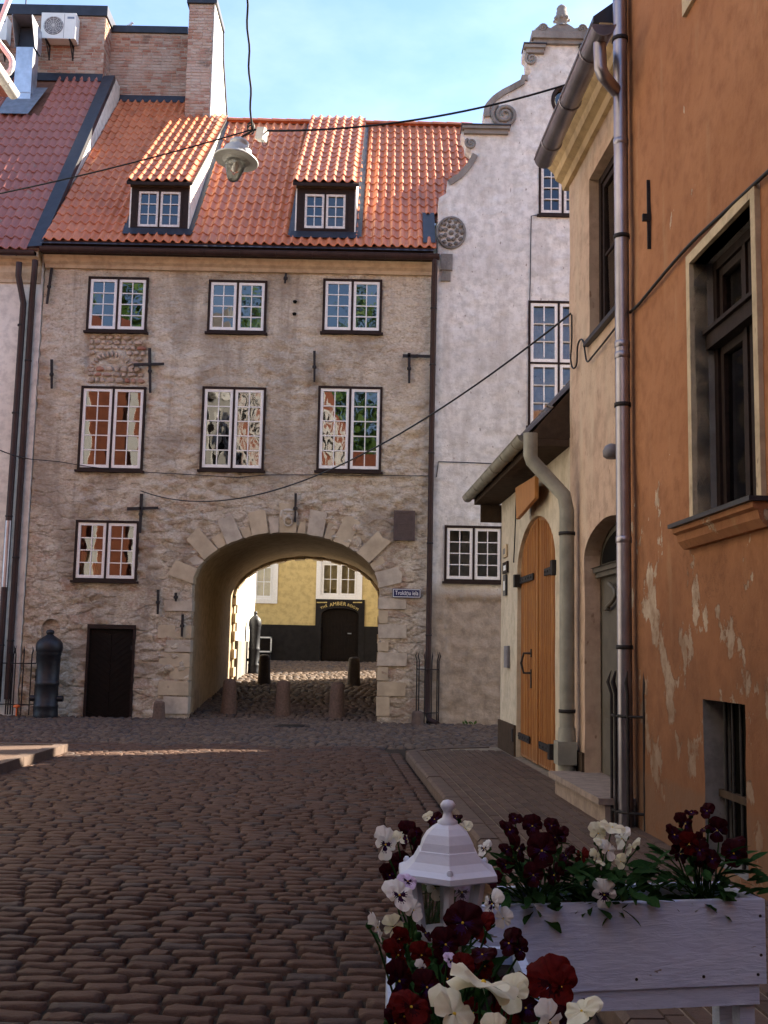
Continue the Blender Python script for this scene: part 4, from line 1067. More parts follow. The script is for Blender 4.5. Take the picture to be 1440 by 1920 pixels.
# brick walls
YA = LYT + .0; FA = Fr((0, YA, 0), (1, 0, 0)); xa1 = at_y(195, 90, YA).x; za0 = LZT - .05; za1 = at_y(120, 30, YA).z
bwA = thing('brick_firewall', 'weathered red brick wall with dark metal coping above the plum tiled roof', 'wall', (-9, YA, za0))
MB().box((-13, YA, za0 - .6), (xa1, YA + 1.2, za1)).build('mortar_core', M['mortar'], bwA)
brickwork(bwA, FA, max(-11.2, at_y(0, 90, YA).x - .5), xa1, za0, za1 - .02, maxn=290)
FAs = Fr((xa1, YA, 0), (0, 1, 0)); brickwork(bwA, FAs, 0, .66, za0 - .2, za1 - .02)
MB().box((-13, YA - .06, za1), (xa1 + .06, YA + 1.3, za1 + .30)).build('coping', M['flash'], bwA)
MB().add([(-13, YA - .16, za0 - .14), (xa1 + .02, YA - .16, za0 - .14), (xa1 + .02, YA - .02, za0 + .16), (-13, YA - .02, za0 + .16)], [(0, 1, 2, 3)]).build('base_flashing', M['flash'], bwA)
YB_ = YT + .02; FB = Fr((0, YB_, 0), (1, 0, 0)); xb0 = xa1 - .1; xb1 = at_y(350, 120, YB_).x; zb0 = roof_z(YT) - .1; zb1 = at_y(275, 63, YB_).z
bwB = thing('brick_parapet', 'sooty patched brick wall between the tall chimney and the coped firewall', 'wall', ((xb0 + xb1) / 2, YB_, zb0))
MB().box((xb0, YB_, zb0 - .6), (xb1 + .3, YB_ + .8, zb1)).build('mortar_core', M['mortar'], bwB)
brickwork(bwB, FB, xa1 + .01, xb1, zb0 + .2, zb1 - .02)
MB().box((xb0, YB_ - .07, zb1), (xb1, YB_ + .9, zb1 + .20)).build('coping', M['flash'], bwB)
MB().add([(xb0, YB_ - .15, zb0 - .02), (xb1, YB_ - .15, zb0 - .02), (xb1, YB_ - .02, zb0 + .24), (xb0, YB_ - .02, zb0 + .24)], [(0, 1, 2, 3)]).build('base_flashing', M['flash'], bwB)
gp = Vector(at_y(241, 44, YB_ + .2)); gp.z = zb1 + .2
gull = MB(); gull.tube([gp + Vector((-.14, 0, .08)), gp + Vector((-.06, 0, .10)), gp + Vector((.04, 0, .14)), gp + Vector((.08, 0, .22)), gp + Vector((.11, 0, .24)), gp + Vector((.16, 0, .23))], [.012, .05, .06, .035, .04, .008], 8)
gull.tube([gp + Vector((0, .02, 0)), gp + Vector((0, .02, .1))], .008, 5); gull.tube([gp + Vector((0, -.02, 0)), gp + Vector((0, -.02, .1))], .008, 5)
tag(gull.build('gull', M['gull']), 'small pale gull perched on the coping of the brick wall', 'bird')
# chimney
YC = YR - .12; FC = Fr((0, YC, 0), (1, 0, 0)); xc0, xc1 = at_y(349, 150, YC).x, at_y(397, 150, YC).x; zc_ = roof_z(YC) - .35; zct = at_y(378, 8, YC).z
chm = thing('chimney_wall', 'tall brick chimney with a sunlit white rendered side rising from the ridge', 'chimney', ((xc0 + xc1) / 2, YC, zc_))
prof = [(YC, zc_ - .3), (32.2, zc_ - 1.0), (32.2, zc_ + .6), (30.0, zct - .75), (29.85, zct), (YC, zct)]
cb = MB(); n = len(prof)
cb.add([(xc0, a, b) for a, b in prof] + [(xc1, a, b) for a, b in prof], [tuple(range(n)), tuple(range(2 * n - 1, n - 1, -1))] + [(i, n + i, n + (i + 1) % n, (i + 1) % n) for i in range(n)])
cb.build('mortar_core', M['mortar'], chm)
brickwork(chm, FC, xc0, xc1 - .03, zc_, zct - .02, bl=.25)
rs_ = MB(); rs_.add([(xc1 + .018, a - (.03 if a == YC else 0), b) for a, b in prof] + [(xc1 - .01, a - (.03 if a == YC else 0), b) for a, b in prof], [tuple(range(n - 1, -1, -1))] + [(i, n + i, n + (i + 1) % n, (i + 1) % n) for i in range(n)])
rs_.build('white_render', M['white_render'], chm)
cp = MB(); cp.box((xc0 - .06, YC - .08, zct), (xc1 + .07, 29.9, zct + .16))
e = [(29.83, zct), (30.03, zct - .75), (32.25, zc_ + .6)]
for a, b in zip(e, e[1:]): cp.add([(x, y + o, z + o * .6) for x in (xc0 - .05, xc1 + .06) for (y, z) in (a, b) for o in (0, .09)], [(0, 1, 3, 2), (4, 6, 7, 5), (0, 4, 5, 1), (2, 3, 7, 6), (1, 5, 7, 3), (0, 2, 6, 4)])
cp.build('coping', M['flash'], chm)
MB().fbox(FC, xc0 - .03, xc1 + .05, zc_ + .12, zc_ + .24, 0, .05).build('base_flashing', M['flash'], chm)
# air conditioners and the duct
def aircon(l, t, r_, b, label):
    Y = YA - .42; f = Fr((0, Y, 0), (1, 0, 0)); u0, u1, v0, v1 = f.rect(l, t, r_, b)
    t_ = thing('air_conditioner', label, 'air conditioner', f.p((u0 + u1) / 2, v0, -.2), 'outdoor units on the brick firewall')
    MB().fbox(f, u0, u1, v0, v1, -.34, 0).build('case', M['plastic'], t_)
    cx, cy, rr = u0 + (u1 - u0) * .36, (v0 + v1) / 2, (v1 - v0) * .36
    o = MB().lathe([(rr, 0), (rr * .98, .012), (rr * .9, .012), (rr * .88, .003), (.01, .003)], (0, 0, 0), 28).build('fan_opening', M['fan'], t_)
    o.matrix_basis = f.mat(cx, cy, 0); WM[o.name] = o.matrix_basis.copy()
    gr = MB()
    for k in range(1, 6):
        q = rr * k / 5.5; gr.tube([f.p(cx + q * math.cos(a * math.pi / 10), cy + q * math.sin(a * math.pi / 10), .02) for a in range(21)], .005, 4)
    for k in range(6):
        a = k * math.pi / 6; gr.tube([f.p(cx - rr * math.cos(a), cy - rr * math.sin(a), .022), f.p(cx + rr * math.cos(a), cy + rr * math.sin(a), .022)], .005, 4)
    gr.build('fan_grille', M['plastic'], t_)
    MB().fbox(f, u0 + (u1 - u0) * .66, u0 + (u1 - u0) * .67, v0 + .02, v1 - .02, 0, .004).build('panel_seam', M['fan'], t_)
    MB().fbox(f, u1 - .24, u1 - .05, v1 - .17, v1 - .11, 0, .004).build('badge', M['flash_grey'], t_)
    for uu in (u0 + .15, u1 - .15):
        MB().fbox(f, uu - .02, uu + .02, v0 - .04, v0, -.42, -.0).fbox(f, uu - .018, uu + .018, v0 - .42, v0 - .04, -.42, -.385).tube([f.p(uu, v0 - .04, -.03), f.p(uu, v0 - .38, -.40)], .016, 6).build('bracket', M['iron'], t_)
    return t_
aircon(77, 24, 142, 72, 'white outdoor air conditioner with round fan hung right of the metal duct')
aircon(-50, 30, 13, 74, 'white outdoor air conditioner hung left of the metal duct')
dt = thing('ventilation_duct', 'galvanised metal ventilation duct with slanted hood rising from the plum tiled roof', 'duct', ((duct_x0 + duct_x1) / 2, 28, LZE))
x0, x1 = at_y(28, 130, 27.9).x, at_y(60, 130, 27.9).x; zt = at_y(45, 42, 27.9).z; zb = LZE + LS * (27.85 - LYE); hz = at_y(45, 88, 27.9).z
db = MB(); db.box((x0, 27.9, zb - .3), (x1, 28.35, hz)); db.build('shaft', M['galv'], dt)
hd = MB()
prof = [(27.9, hz), (28.35, hz), (28.45, hz + .15), (28.40, zt), (27.55, zt + .02), (27.52, zt - .03)]
for xx, o in ((x0 - .03, -.012), (x1 + .03, .012)):
    n = len(prof); hd.add([(xx, a, b) for a, b in prof] + [(xx + o, a, b) for a, b in prof], [tuple(range(n)), tuple(range(2 * n - 1, n - 1, -1))] + [(i, n + i, n + (i + 1) % n, (i + 1) % n) for i in range(n)])
hd.add([(x, a, b) for x in (x0 - .03, x1 + .03) for a, b in prof[1:5]], [(0, 1, 5, 4), (1, 2, 6, 5), (2, 3, 7, 6)])
hd.build('hood', M['galv'], dt)
MB().box((x0, 28.1, hz + .01), (x1, 28.3, zt - .05)).build('hood_opening', M['flash'], dt)
MB().box((x0 - .015, 27.885, zb + .40), (x1 + .015, 28.36, zb + .43)).build('seam_band', M['galv'], dt)
ap = MB(); ap.add([lp_(duct_x0 - .12, 27.45, .10), lp_(duct_x1 + .05, 27.45, .10), lp_(duct_x1 + .22, 28.4, .10), lp_(duct_x0 - .05, 28.4, .10)], [(0, 1, 2, 3)]); ap.build('apron', M['flash_grey'], dt)
tag(MB().tube([at_y(47, 40, YA + .1), at_y(51, -40, YA + .1)], .018, 6).build('antenna_mast', M['iron']), 'thin dark antenna rod above the brick firewall', 'mast')

# ------------------------------------------------------------------ white gabled house
wh = thing('gabled_house', 'whitewashed house with a scrolled baroque gable beside the gatehouse', 'building', (3.6, YG, 0))
AX = G.px(1054, 60)[0]
half_px = [(823, 371), (838, 362), (839, 340), (849, 333), (859, 327), (868, 317), (876, 306), (882, 297), (886, 289), (882, 282), (874, 276), (872, 262), (866, 254), (866, 240), (908, 240), (909, 221),
           (907, 212), (908, 201), (912, 195), (917, 189), (924, 182), (932, 176), (943, 169), (955, 163), (966, 157), (975, 152), (978, 143), (989, 143), (995, 137), (996, 130), (988, 122), (987, 106), (982, 101), (982, 88), (999, 88), (996, 77), (996, 64), (1003, 54), (1010, 48), (1017, 47), (1025, 53), (1040, 51)]
XWL = UR + .06
half = [G.px(x, y) for x, y in half_px]; half = [(max(XWL, u), v) for u, v in half]
o_u = half[0][0]
outl = [(XWL, -.15), (2 * AX - XWL, -.15)] + [(2 * AX - u, v) for u, v in half] + half[::-1]
whw = {'top': G.rect(1010, 302, 1100, 404), 'tall': G.rect(990, 565, 1105, 800), 'low': G.rect(833, 986, 941, 1091)}
whw['low'] = (whw['low'][0], whw['low'][1] + .02, whw['low'][2], whw['low'][3])
ow = G.px(1054, 188); oval = arc_pts(AX, ow[1], .21, .30, 0, 345, 23)
pan = G.rect(836, 1124, 936, 1400)
def wrel(u, v):
    h = .020 * noise.fractal(Vector((u * 2.2, v * 5.0, 2)), 1, 2, 4) + .010 * noise.noise(Vector((u * .7, v * .7, 5)))
    if v > 2.9: h += .010 * noise.fractal(Vector((u * 6, v * 12, 8)), .9, 2, 3)
    else:
        h += .02 * noise.fractal(Vector((u * 5, v * 9, 8)), .9, 2, 3) * max(0, min(1, (2.4 - v)))
        if pan[0] < u < pan[0] + 2.6 and v < pan[3]: h -= .06
    return h
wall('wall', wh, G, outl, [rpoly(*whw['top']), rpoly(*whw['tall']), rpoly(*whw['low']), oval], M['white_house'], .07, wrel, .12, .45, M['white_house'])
window(wh, G, *whw['top'], rows=4, sash_m='sash_old', d=-.0, tilt=(-.14, .0), frame_w=.05, sash_w=.06)
window(wh, G, *whw['tall'], rows=[3, 3], tiers=[1, 1], d=.01, tilt=(-.16, .0), frame_w=.05, sash_w=.065, gl='glass_new', bar=.03)
window(wh, G, *whw['low'], rows=4, d=.015, tilt=(.08, .03), frame_w=.05, sash_w=.06)
MB().fbox(G, AX - .25, AX + .25, ow[1] - .33, ow[1] + .33, -.5, -.2).build('oval_room', M['dark_room'], wh)
MB().tube([G.p(AX + .21 * math.cos(a * math.pi / 12), ow[1] + .30 * math.sin(a * math.pi / 12), .0) for a in range(25)], .05, 8).build('oval_window_frame', M['frame'], wh)
MB().add([G.p(x, y, -.06) for x, y in arc_pts(AX, ow[1], .20, .29, 0, 345, 23)], [tuple(range(24))]).build('oval_pane', M['glass_new'], wh)
# gable mouldings: raised band along the scroll, ledges, volutes, urn
def strip(pts, w, d, closed=False):
    mb = MB()
    P2 = [Vector(p) for p in pts]
    L1, L2 = [], []
    for i, p in enumerate(P2):
        t = (P2[min(i + 1, len(P2) - 1)] - P2[max(i - 1, 0)]).normalized(); nn = Vector((t.y, -t.x))
        L1.append(p); L2.append(p + nn * w)
    vs = [G.p(p.x, p.y, -.1) for p in L1] + [G.p(p.x, p.y, d) for p in L1] + [G.p(p.x, p.y, d * .8) for p in L2] + [G.p(p.x, p.y, -.02) for p in L2]; n = len(P2)
    for r_ in range(3): mb.add(vs, [(r_ * n + i, r_ * n + i + 1, (r_ + 1) * n + i + 1, (r_ + 1) * n + i) for i in range(n - 1)], 0, False)
    return mb
for sgn in (1, -1):
    mx = (lambda u: u) if sgn == 1 else (lambda u: 2 * AX - u)
    for (i0, i1) in ((2, 9), (15, 28)):
        pts = [(u, v) for u, v in half[i0:i1]]
        if sgn == -1: pts = [(mx(u), v) for u, v in pts][::-1]
        strip(pts, .13, .07).build('scroll_moulding', M['stucco_grey'], wh)
    for (l, r_, t, b, dd) in ((866, 955, 240, 252, .16), (982, 1022, 88, 100, .14)):
        a0, b0 = G.px(l, t), G.px(r_, b); u0, u1 = sorted((mx(a0[0]), mx(b0[0])))
        MB().fbox(G, u0, u1, (a0[1] + b0[1]) / 2, a0[1], -.3, dd).fbox(G, u0 + .05, u1 - .03, b0[1] - .03, (a0[1] + b0[1]) / 2, -.3, dd * .6).build('ledge', M['stucco_grey'], wh)
        MB().fbox(G, u0 - .02, u1 + .02, a0[1], a0[1] + .025, -.3, dd + .03).build('ledge_flashing', M['flash'], wh)
    for (cx, cy, rr, turns) in ((946, 217, .30, 2.3), (883, 270, .13, 1.6), (996, 112, .14, 1.6)):
        c = G.px(cx, cy); sp = []
        for k in range(40):
            a = sgn * (k / 39 * turns * 2 * math.pi) + (2.2 if sgn == 1 else .9); q = rr * (1 - .85 * k / 39)
            sp.append(G.p(mx(c[0]) + q * math.cos(a), c[1] + q * math.sin(a), .03 + .05 * k / 39))
        MB().tube(sp, [.055 * (rr / .3) ** .5 * (1 - .5 * k / 39) for k in range(40)], 7).build('volute', M['stucco_grey'], wh)
    c = G.px(846, 437); ro = MB()
    for ring, (q, nn_) in enumerate(((.24, 11), (.14, 8))):
        for k in range(nn_):
            a = k * 2 * math.pi / nn_ + ring * .3; u_, v_ = mx(c[0]) + q * math.cos(a), c[1] + q * 1.15 * math.sin(a)
            ro.tube([G.p(u_, v_, .0), G.p(u_ + .02 * math.cos(a + 1), v_ + .03 * math.sin(a + 1), .06), G.p(u_ - .06 * math.sin(a), v_ + .06 * math.cos(a), .03)], [.05, .045, .015], 6)
    ro.tube([G.p(mx(c[0]) + .31 * math.cos(a * math.pi / 12), c[1] + .36 * math.sin(a * math.pi / 12), .02) for a in range(25)], .035, 6)
    ro.lathe([(.06, 0), (.05, .06), (.01, .08)], G.p(mx(c[0]), c[1], 0), 10, 0, True, 0, G.mat(0, 0, 0).to_3x3().to_4x4()); ro.build('rosette', M['stucco_grey'], wh)
    c0, c1 = G.px(826, 478), G.px(848, 508); u0, u1 = sorted((mx(c0[0]), mx(c1[0])))
    MB().fbox(G, u0, u1, c1[1], c0[1], -.05, .08).fbox(G, u0 + .02, u1 - .04, c1[1] - .25, c1[1], -.05, .05).build('corbel', M['stucco_grey'], wh)
a0, b0 = G.px(996, 64), G.px(1054, 78)
MB().fbox(G, a0[0], 2 * AX - a0[0], b0[1], a0[1], -.4, .16).fbox(G, a0[0] + .05, 2 * AX - a0[0] - .05, b0[1] - .10, b0[1], -.4, .09).build('top_cornice', M['stucco_grey'], wh)
zt = G.px(1054, 64)[1]
cr = MB()
crest = [(-.66, 0), (-.60, .10), (-.52, .19), (-.42, .21), (-.36, .13), (-.28, .10), (-.2, .16), (-.1, .22), (0, .25)]
poly = [(AX + x, zt + z) for x, z in crest] + [(AX - x, zt + z) for x, z in crest[::-1][1:]]
cr.prism(poly[::-1], -.25, .08, G.mat(0, 0, 0))
for s in (-1, 1):
    cr.tube([G.p(AX + s * .46 + (.10 - .09 * k / 20) * math.cos(k * .6 * s), zt + .10 + (.10 - .09 * k / 20) * math.sin(k * .6), .09) for k in range(21)], .022, 6)
cr.build('crest', M['stucco_grey'], wh)
uc = G.p(AX, zt + .18, -.08)
urn = MB().lathe([(.20, 0), (.16, .06), (.10, .10), (.13, .15), (.17, .22), (.155, .30), (.12, .36), (.13, .40), (.10, .43), (.12, .50), (.09, .55), (.03, .60)], uc, 14)
for k in range(7): urn.lathe([(.035, -.03), (.045, 0), (.03, .03)], uc + Vector((.165 * math.cos(k * .9), .165 * math.sin(k * .9), .22)), 6)
urn.build('finial_urn', M['stucco_grey'], wh)
rf = MB(); zE_, zR_ = G.px(840, 372)[1] - .4, G.px(1054, 110)[1]
for Y0, Y1 in ((YG + .4, 33.5),):
    rf.add([(XWL, Y0, zE_), (AX, Y0, zR_), (2 * AX - XWL, Y0, zE_), (XWL, Y1, zE_), (AX, Y1, zR_), (2 * AX - XWL, Y1, zE_)], [(0, 1, 4, 3), (1, 2, 5, 4), (0, 2, 1), (3, 4, 5)])
rf.build('roof', M['deck'], wh)
MB().box((XWL + .02, YG + .46, -.1), (2 * AX - XWL - .02, 33.4, zE_)).build('body', M['white_house'], wh)
cb_ = MB()
cb_.tube([G.p(*G.px(x, y), .03) for x, y in ((1013, 408), (1006, 404), (996, 406), (995, 440), (994, 520), (993, 563))], .011, 5)
cb_.tube([G.p(*G.px(x, y), .03) for x, y in ((818, 895), (820, 880), (822, 866), (860, 867), (935, 870))], .011, 5)
cb_.build('wall_cable', M['cable'], wh)
wd = MB(); c = at_y(881, 1352, 23.7)
for k in range(14):
    a = rnd.uniform(0, 6.3); ln = rnd.uniform(.06, .14); b = Vector((c.x + rnd.uniform(-.12, .12), 23.75 + rnd.uniform(-.08, .08), .02))
    t = b + Vector((math.cos(a) * ln, math.sin(a) * ln * .6, ln * .8)); s = Vector((-math.sin(a), math.cos(a), 0)) * .025
    wd.add([b, b.lerp(t, .5) + s, t, b.lerp(t, .5) - s], [(0, 1, 2, 3)])
tag(wd.build('weed_tuft', M['green']), 'small green weed growing at the foot of the white house', 'weed')

# ------------------------------------------------------------------ behind the gate: yellow house, white wall, cannon
FY = Fr((0, YD, 0), (1, 0, 0)); z0 = gz(40)
yh = thing('yellow_house', 'yellow plastered house with black plinth seen through the arch', 'building', (-2, YD, z0))
ds = FY.rect(591, 1124, 683, 1236); zpl = FY.px(560, 1172)[1]
w1 = FY.rect(594, 985, 680, 1124); w2 = FY.rect(436, 990, 522, 1131)
dc = (FY.px(602, 1190)[0] + FY.px(672, 1190)[0]) / 2; dw = (FY.px(672, 1190)[0] - FY.px(602, 1190)[0]) / 2; dsp = FY.px(636, 1152)[1]; dtp = FY.px(636, 1140)[1]
darch = [(dc - dw, z0 - .05), (dc + dw, z0 - .05)] + arc_pts(dc, dsp, dw, dtp - dsp, 0, 180, 14)
wall('wall', yh, FY, rpoly(-16, 8, z0 - .3, 9), [rpoly(w1[0] + .16, w1[1] - .16, w1[2] + .12, w1[3] - .1), rpoly(w2[0] + .16, w2[1] - .16, w2[2] + .16, w2[3] - .1), darch], M['yellow'], .5, None, .15, .3)
MB().box((-16, YD + .3, z0), (8, YD + 7, 9.2)).build('body', M['yellow'], yh)
pl_ = MB().fbox(FY, -16, ds[0], z0 - .3, zpl, 0, .05).fbox(FY, ds[1], 8, z0 - .3, zpl, 0, .05); pl_.build('plinth', M['black_plinth'], yh)
sd_ = MB(); n_ = [(ds[0], z0 - .05), (dc - dw, z0 - .05)] + arc_pts(dc, dsp, dw, dtp - dsp, 180, 0, 14) + [(dc + dw, z0 - .05), (ds[1], z0 - .05), (ds[1], ds[3]), (ds[0], ds[3])]
wall('door_surround', yh, FY, n_, [], M['black_plinth'], .25, None, .1, .2, None, .08)
dd_ = MB().prism(darch, -.13, -.10, FY.mat(0, 0, 0)).build('door', M['darkdoor'], yh)
for k in range(-5, 6):
    x = dc + k * dw / 5.5
    MB().fbox(FY, x - dw / 11.5, x + dw / 11.5, z0 + .05, dsp + (dtp - dsp) * max(0, 1 - (k / 5.6) ** 2) ** .5 - .05, -.10, -.075).build('plank', M['darkdoor'], dd_)
MB().fbox(FY, dc + .28, dc + .42, z0 + .98, z0 + 1.02, -.07, -.02).build('handle', M['flash_grey'], dd_)
for w in (w1, w2):
    sb = MB(); e = .16; bt = e if w is w2 else .10
    for a in ((w[0], w[0] + e, w[2], w[3]), (w[1] - e, w[1], w[2], w[3]), (w[0] + e, w[1] - e, w[3] - e, w[3]), (w[0] + e, w[1] - e, w[2], w[2] + bt)): sb.fbox(FY, *a, -.02, .05)
    sb.build('window_surround', M['sash'], yh)
    window(yh, FY, w[0] + e, w[1] - e, w[2] + bt, w[3] - e, rows=[2, 2], tiers=[1.0, 1.0], d=-.02, frame_m='sash', sash_w=.06, frame_w=.05, bar=.025, gl='glass_new', depth=1.0, tilt=(0, .02))
sx = thing('restaurant_lettering', 'gold lettering arched over the dark door of the yellow house', 'lettering', FY.p(dc, dtp, .1))
def arcword(s, size, x, y, rot): inst('word', text_mesh(s, size, M['gold'], .006), FY.mat(x, y, .10) @ Matrix.Rotation(rot, 4, 'Z'), sx)
pxm = lambda x, y: FY.px(x, y, .1)
for ch, x, y, sz, rt in (('T', 603, 1140, .125, .42), ('H', 607.3, 1138, .125, .36), ('E', 611.8, 1136, .13, .30), ('A', 621, 1134, .18, .16), ('M', 627.6, 1132.6, .18, .1), ('B', 634.4, 1132, .18, 0), ('E', 640.2, 1132, .18, -.06), ('R', 646.0, 1132.6, .18, -.12),
                         ('R', 653.4, 1134.6, .135, -.25), ('O', 658.3, 1136.4, .135, -.34), ('O', 663.6, 1138.8, .13, -.42), ('M', 669.4, 1142, .125, -.5)):
    u, v = pxm(x, y); arcword(ch, sz, u, v, rt)
for x0_, n_ in ((594, 9), (662, 8)):
    for k in range(n_):
        u, v = pxm(x0_ + k * 2.2, 1129.6); MB().fbox(FY, u, u + .028, v - .02, v + .022, .095, .102).build('small_letter', M['gold'], sx)
nb2 = FY.rect(483, 1194, 511, 1223)
mbd = thing('menu_board', 'small dark board in white frame standing at the black plinth', 'board', FY.p((nb2[0] + nb2[1]) / 2, nb2[2], .3))
MB().fbox(FY, *nb2, .26, .29).build('panel', M['darkdoor'], mbd)
fb = MB(); e = .05
for a in ((nb2[0], nb2[1], nb2[3] - e, nb2[3]), (nb2[0], nb2[1], nb2[2], nb2[2] + e), (nb2[0], nb2[0] + e, nb2[2], nb2[3]), (nb2[1] - e, nb2[1], nb2[2], nb2[3])): fb.fbox(FY, *a, .285, .31)
fb.build('frame', M['sash'], mbd)
for x in (nb2[0] + .04, nb2[1] - .04): MB().fbox(FY, x - .02, x + .02, z0 - .05, nb2[2], .26, .30).build('leg', M['iron'], mbd)
ww = thing('white_wall', 'sunlit white wall end beside the upright cannon beyond the passage', 'wall', (-4.6, 33, .7))
MB().box((-9, 31.45, .3), (-4.12, 35.6, 7.5)).build('wall_body', M['white_render'], ww)
MB().box((-9.02, 31.43, .3), (-4.07, 35.65, 1.75)).build('plinth', M['stucco_grey'], ww)
def cannon(name, c, h, r, label, group=None, flip=False):
    t = thing(name, label, 'cannon', c, group); x, y, z = c
    prof = [(.90, 0), (.95, .03), (.92, .06), (.90, .12), (.93, .13), (.93, .15), (.88, .16), (.86, .36), (.90, .37), (.93, .39), (.90, .41), (.86, .42), (.90, .70), (.95, .71), (.95, .735), (.98, .75), (1.02, .76), (1.03, .80), (1.0, .845), (.80, .885), (.50, .915), (.32, .93), (.28, .94)]
    MB().lathe([(a * r, b * h) for a, b in prof], c, 24).build('barrel', M['cannon'], t)
    MB().lathe([(.18 * r, .93 * h), (.30 * r, .955 * h), (.33 * r, .97 * h), (.26 * r, .99 * h), (.05 * r, h)], c, 14).build('knob', M['cannon'], t)
    for s in (-1, 1):
        MB().tube([(x + s * r * .7, y, z + h * .22), (x + s * r * 1.28, y, z + h * .22)], r * .23, 12).build('trunnion', M['cannon'], t)
    return t
cx = at_y(90, 1260, 23.4)
cannon('cannon_bollard', (cx.x, 23.4, 0), at_y(90, 1180, 23.4).z, .27, 'upright iron cannon with round knob standing by the rubble wall niche')
cannon('cannon_bollard', (-3.86, 33.6, gz(33.6)), 1.9, .19, 'upright iron cannon beside the sunlit white wall beyond the passage')
# ------------------------------------------------------------------ right side: low cream house, pink house, orange house
UE1 = W.px(1068, 700)[0]; UO = W.px(1181, 800)[0]
ex = thing('coach_house', 'low cream outbuilding with double wooden gate and deep brown eaves', 'building', W.p(2.3, 0))
gl_, gr_ = W.px(969, 1250)[0], W.px(1041, 1250)[0]; gsp, gap = W.px(978, 1075)[1], W.px(1016, 961)[1]
gmid, ghw = (gl_ + gr_) / 2, (gr_ - gl_) / 2
garch = [(gl_, .0), (gr_, .0)] + arc_pts(gmid, gsp, ghw, gap - gsp, 0, 180, 20)
smooth_ = lambda u, v: .008 * noise.fractal(Vector((u * 1.5, v * 1.5, 3)), 1, 2, 3)
wall('wall', ex, W, rpoly(0, UE1, -.05, 4.0), [garch], M['ext'], .1, smooth_, .12, .3)
MB().fbox(W, .02, UE1, -.05, 4.0, -3.5, -.31).build('body', M['ext'], ex)
MB().fbox(W, -.02, gl_ - .02, .05, KH + .42, -.2, .035).build('plinth', M['soffit'], ex)
gd = thing('wooden_gate', 'arched double gate of varnished vertical pine planks with iron strap hinges', 'gate', W.p(gmid, KH))
npl = 22; pw = 2 * ghw / npl
for k in range(npl):
    a, b = gl_ + k * pw + .011, gl_ + (k + 1) * pw - .011
    if k == npl // 2 - 1: b -= .006
    top = lambda u: gsp + (gap - gsp) * max(0, 1 - ((u - gmid) / ghw) ** 2) ** .5
    poly = [(a, KH + .015 + rnd.uniform(0, .01)), (b, KH + .015), (b, top(b) + .01), ((a + b) / 2, top((a + b) / 2) + .01), (a, top(a) + .01)]
    d_ = -.055 + rnd.uniform(-.003, .003)
    MB().prism(poly, -.1, d_, W.mat(0, 0, 0)).fbox(W, (a + b) / 2 - .006, (a + b) / 2 + .006, KH + .05, min(top(a), top(b)) - .05, d_, d_ + .008).build('plank', M['pine'], gd)
MB().fbox(W, gmid - .012, gmid + .02, KH + .02, gap - .03, -.05, -.035).build('cover_strip', M['pine'], gd)
MB().prism(garch, -.13, -.105, W.mat(0, 0, 0)).build('backing', M['soffit'], gd)
def strap(px0, py0, px1, py1):
    a, b = W.px(px0, py0), W.px(px1, py1)
    u0, u1 = sorted((a[0], b[0])); v = (a[1] + b[1]) / 2
    mb = MB().fbox(W, u0, u1, v - .045, v + .045, -.045, -.025)
    for k in range(5): mb.lathe([(.018, 0), (.012, .012)], W.p(u0 + (u1 - u0) * (k + .5) / 5, v, -.025), 7, 0, True, 0, W.mat(0, 0, 0).to_3x3().to_4x4())
    e = u0 if px0 < 1000 else u1; mb.fbox(W, e - .06, e + .06, v - .09, v + .09, -.03, .05); mb.build('strap_hinge', M['iron'], gd)
strap(970, 1088, 995, 1082); strap(1041, 1066, 1016, 1072); strap(966, 1378, 988, 1388); strap(1036, 1408, 1006, 1398)
hu, hv0, hv1 = W.px(990, 1240)[0], W.px(990, 1262)[1], W.px(990, 1225)[1]
MB().tube([W.p(hu, hv1, -.05), W.p(hu - .05, hv1, .05), W.p(hu - .07, (hv0 + hv1) / 2, .08), W.p(hu - .05, hv0, .05), W.p(hu, hv0, -.05)], .016, 8).fbox(W, hu - .03, hu + .03, hv1 - .05, hv1 + .06, -.05, -.035).fbox(W, hu - .03, hu + .03, hv0 - .2, hv0 + .05, -.05, -.035).build('handle', M['iron'], gd)
# eaves
gv_ = 4.03
MB().fbox(W, -.28, UE1 - .01, 3.90, 3.98, .002, .40).fbox(W, -.28, -.22, 3.62, 3.90, -.4, .3).build('soffit', M['soffit'], ex)
rpz = [(.42, 3.985), (.42, 4.06), (-2.4, 4.06 + 2.82 * 1.15), (-2.4, 3.985)]
def dv(u, d, v): return W.p(u, v, d)
rm = MB(); rm.add([dv(-.26, d, v) for d, v in rpz] + [dv(UE1 - .02, d, v) for d, v in rpz], [(0, 1, 2, 3), (7, 6, 5, 4), (0, 4, 5, 1), (1, 5, 6, 2), (2, 6, 7, 3), (3, 7, 4, 0)])
exr = rm.build('roof', M['soffit'], ex)
tiled(exr, dv(-.3, .46, 4.05), W.u, -W.n + Vector((0, 0, 1.15)), UE1 + .25, 1.6, TILE_DK, M['tile_d'], None, .205, .42)
gutter('gutter', dv(-.34, .50, gv_), dv(UE1 - .08, .50, gv_), .085, M['greypipe'], ex)
u_o = W.px(1003, 850, .45)[0]; u_p = W.px(1063, 1100, .13)[0]
dp = downpipe('downpipe', [dv(u_o, .50, gv_ - .05), dv(u_o, .50, gv_ - .30), dv(u_o, .48, gv_ - .36), dv(u_p, .16, W.px(1066, 938, .13)[1] + .06), dv(u_p, .13, W.px(1066, 945, .13)[1] - .06), dv(u_p, .13, KH + .62)], .080, M['greypipe'], ex, [dv(u_p, .13, z) for z in (2.85, .95)])
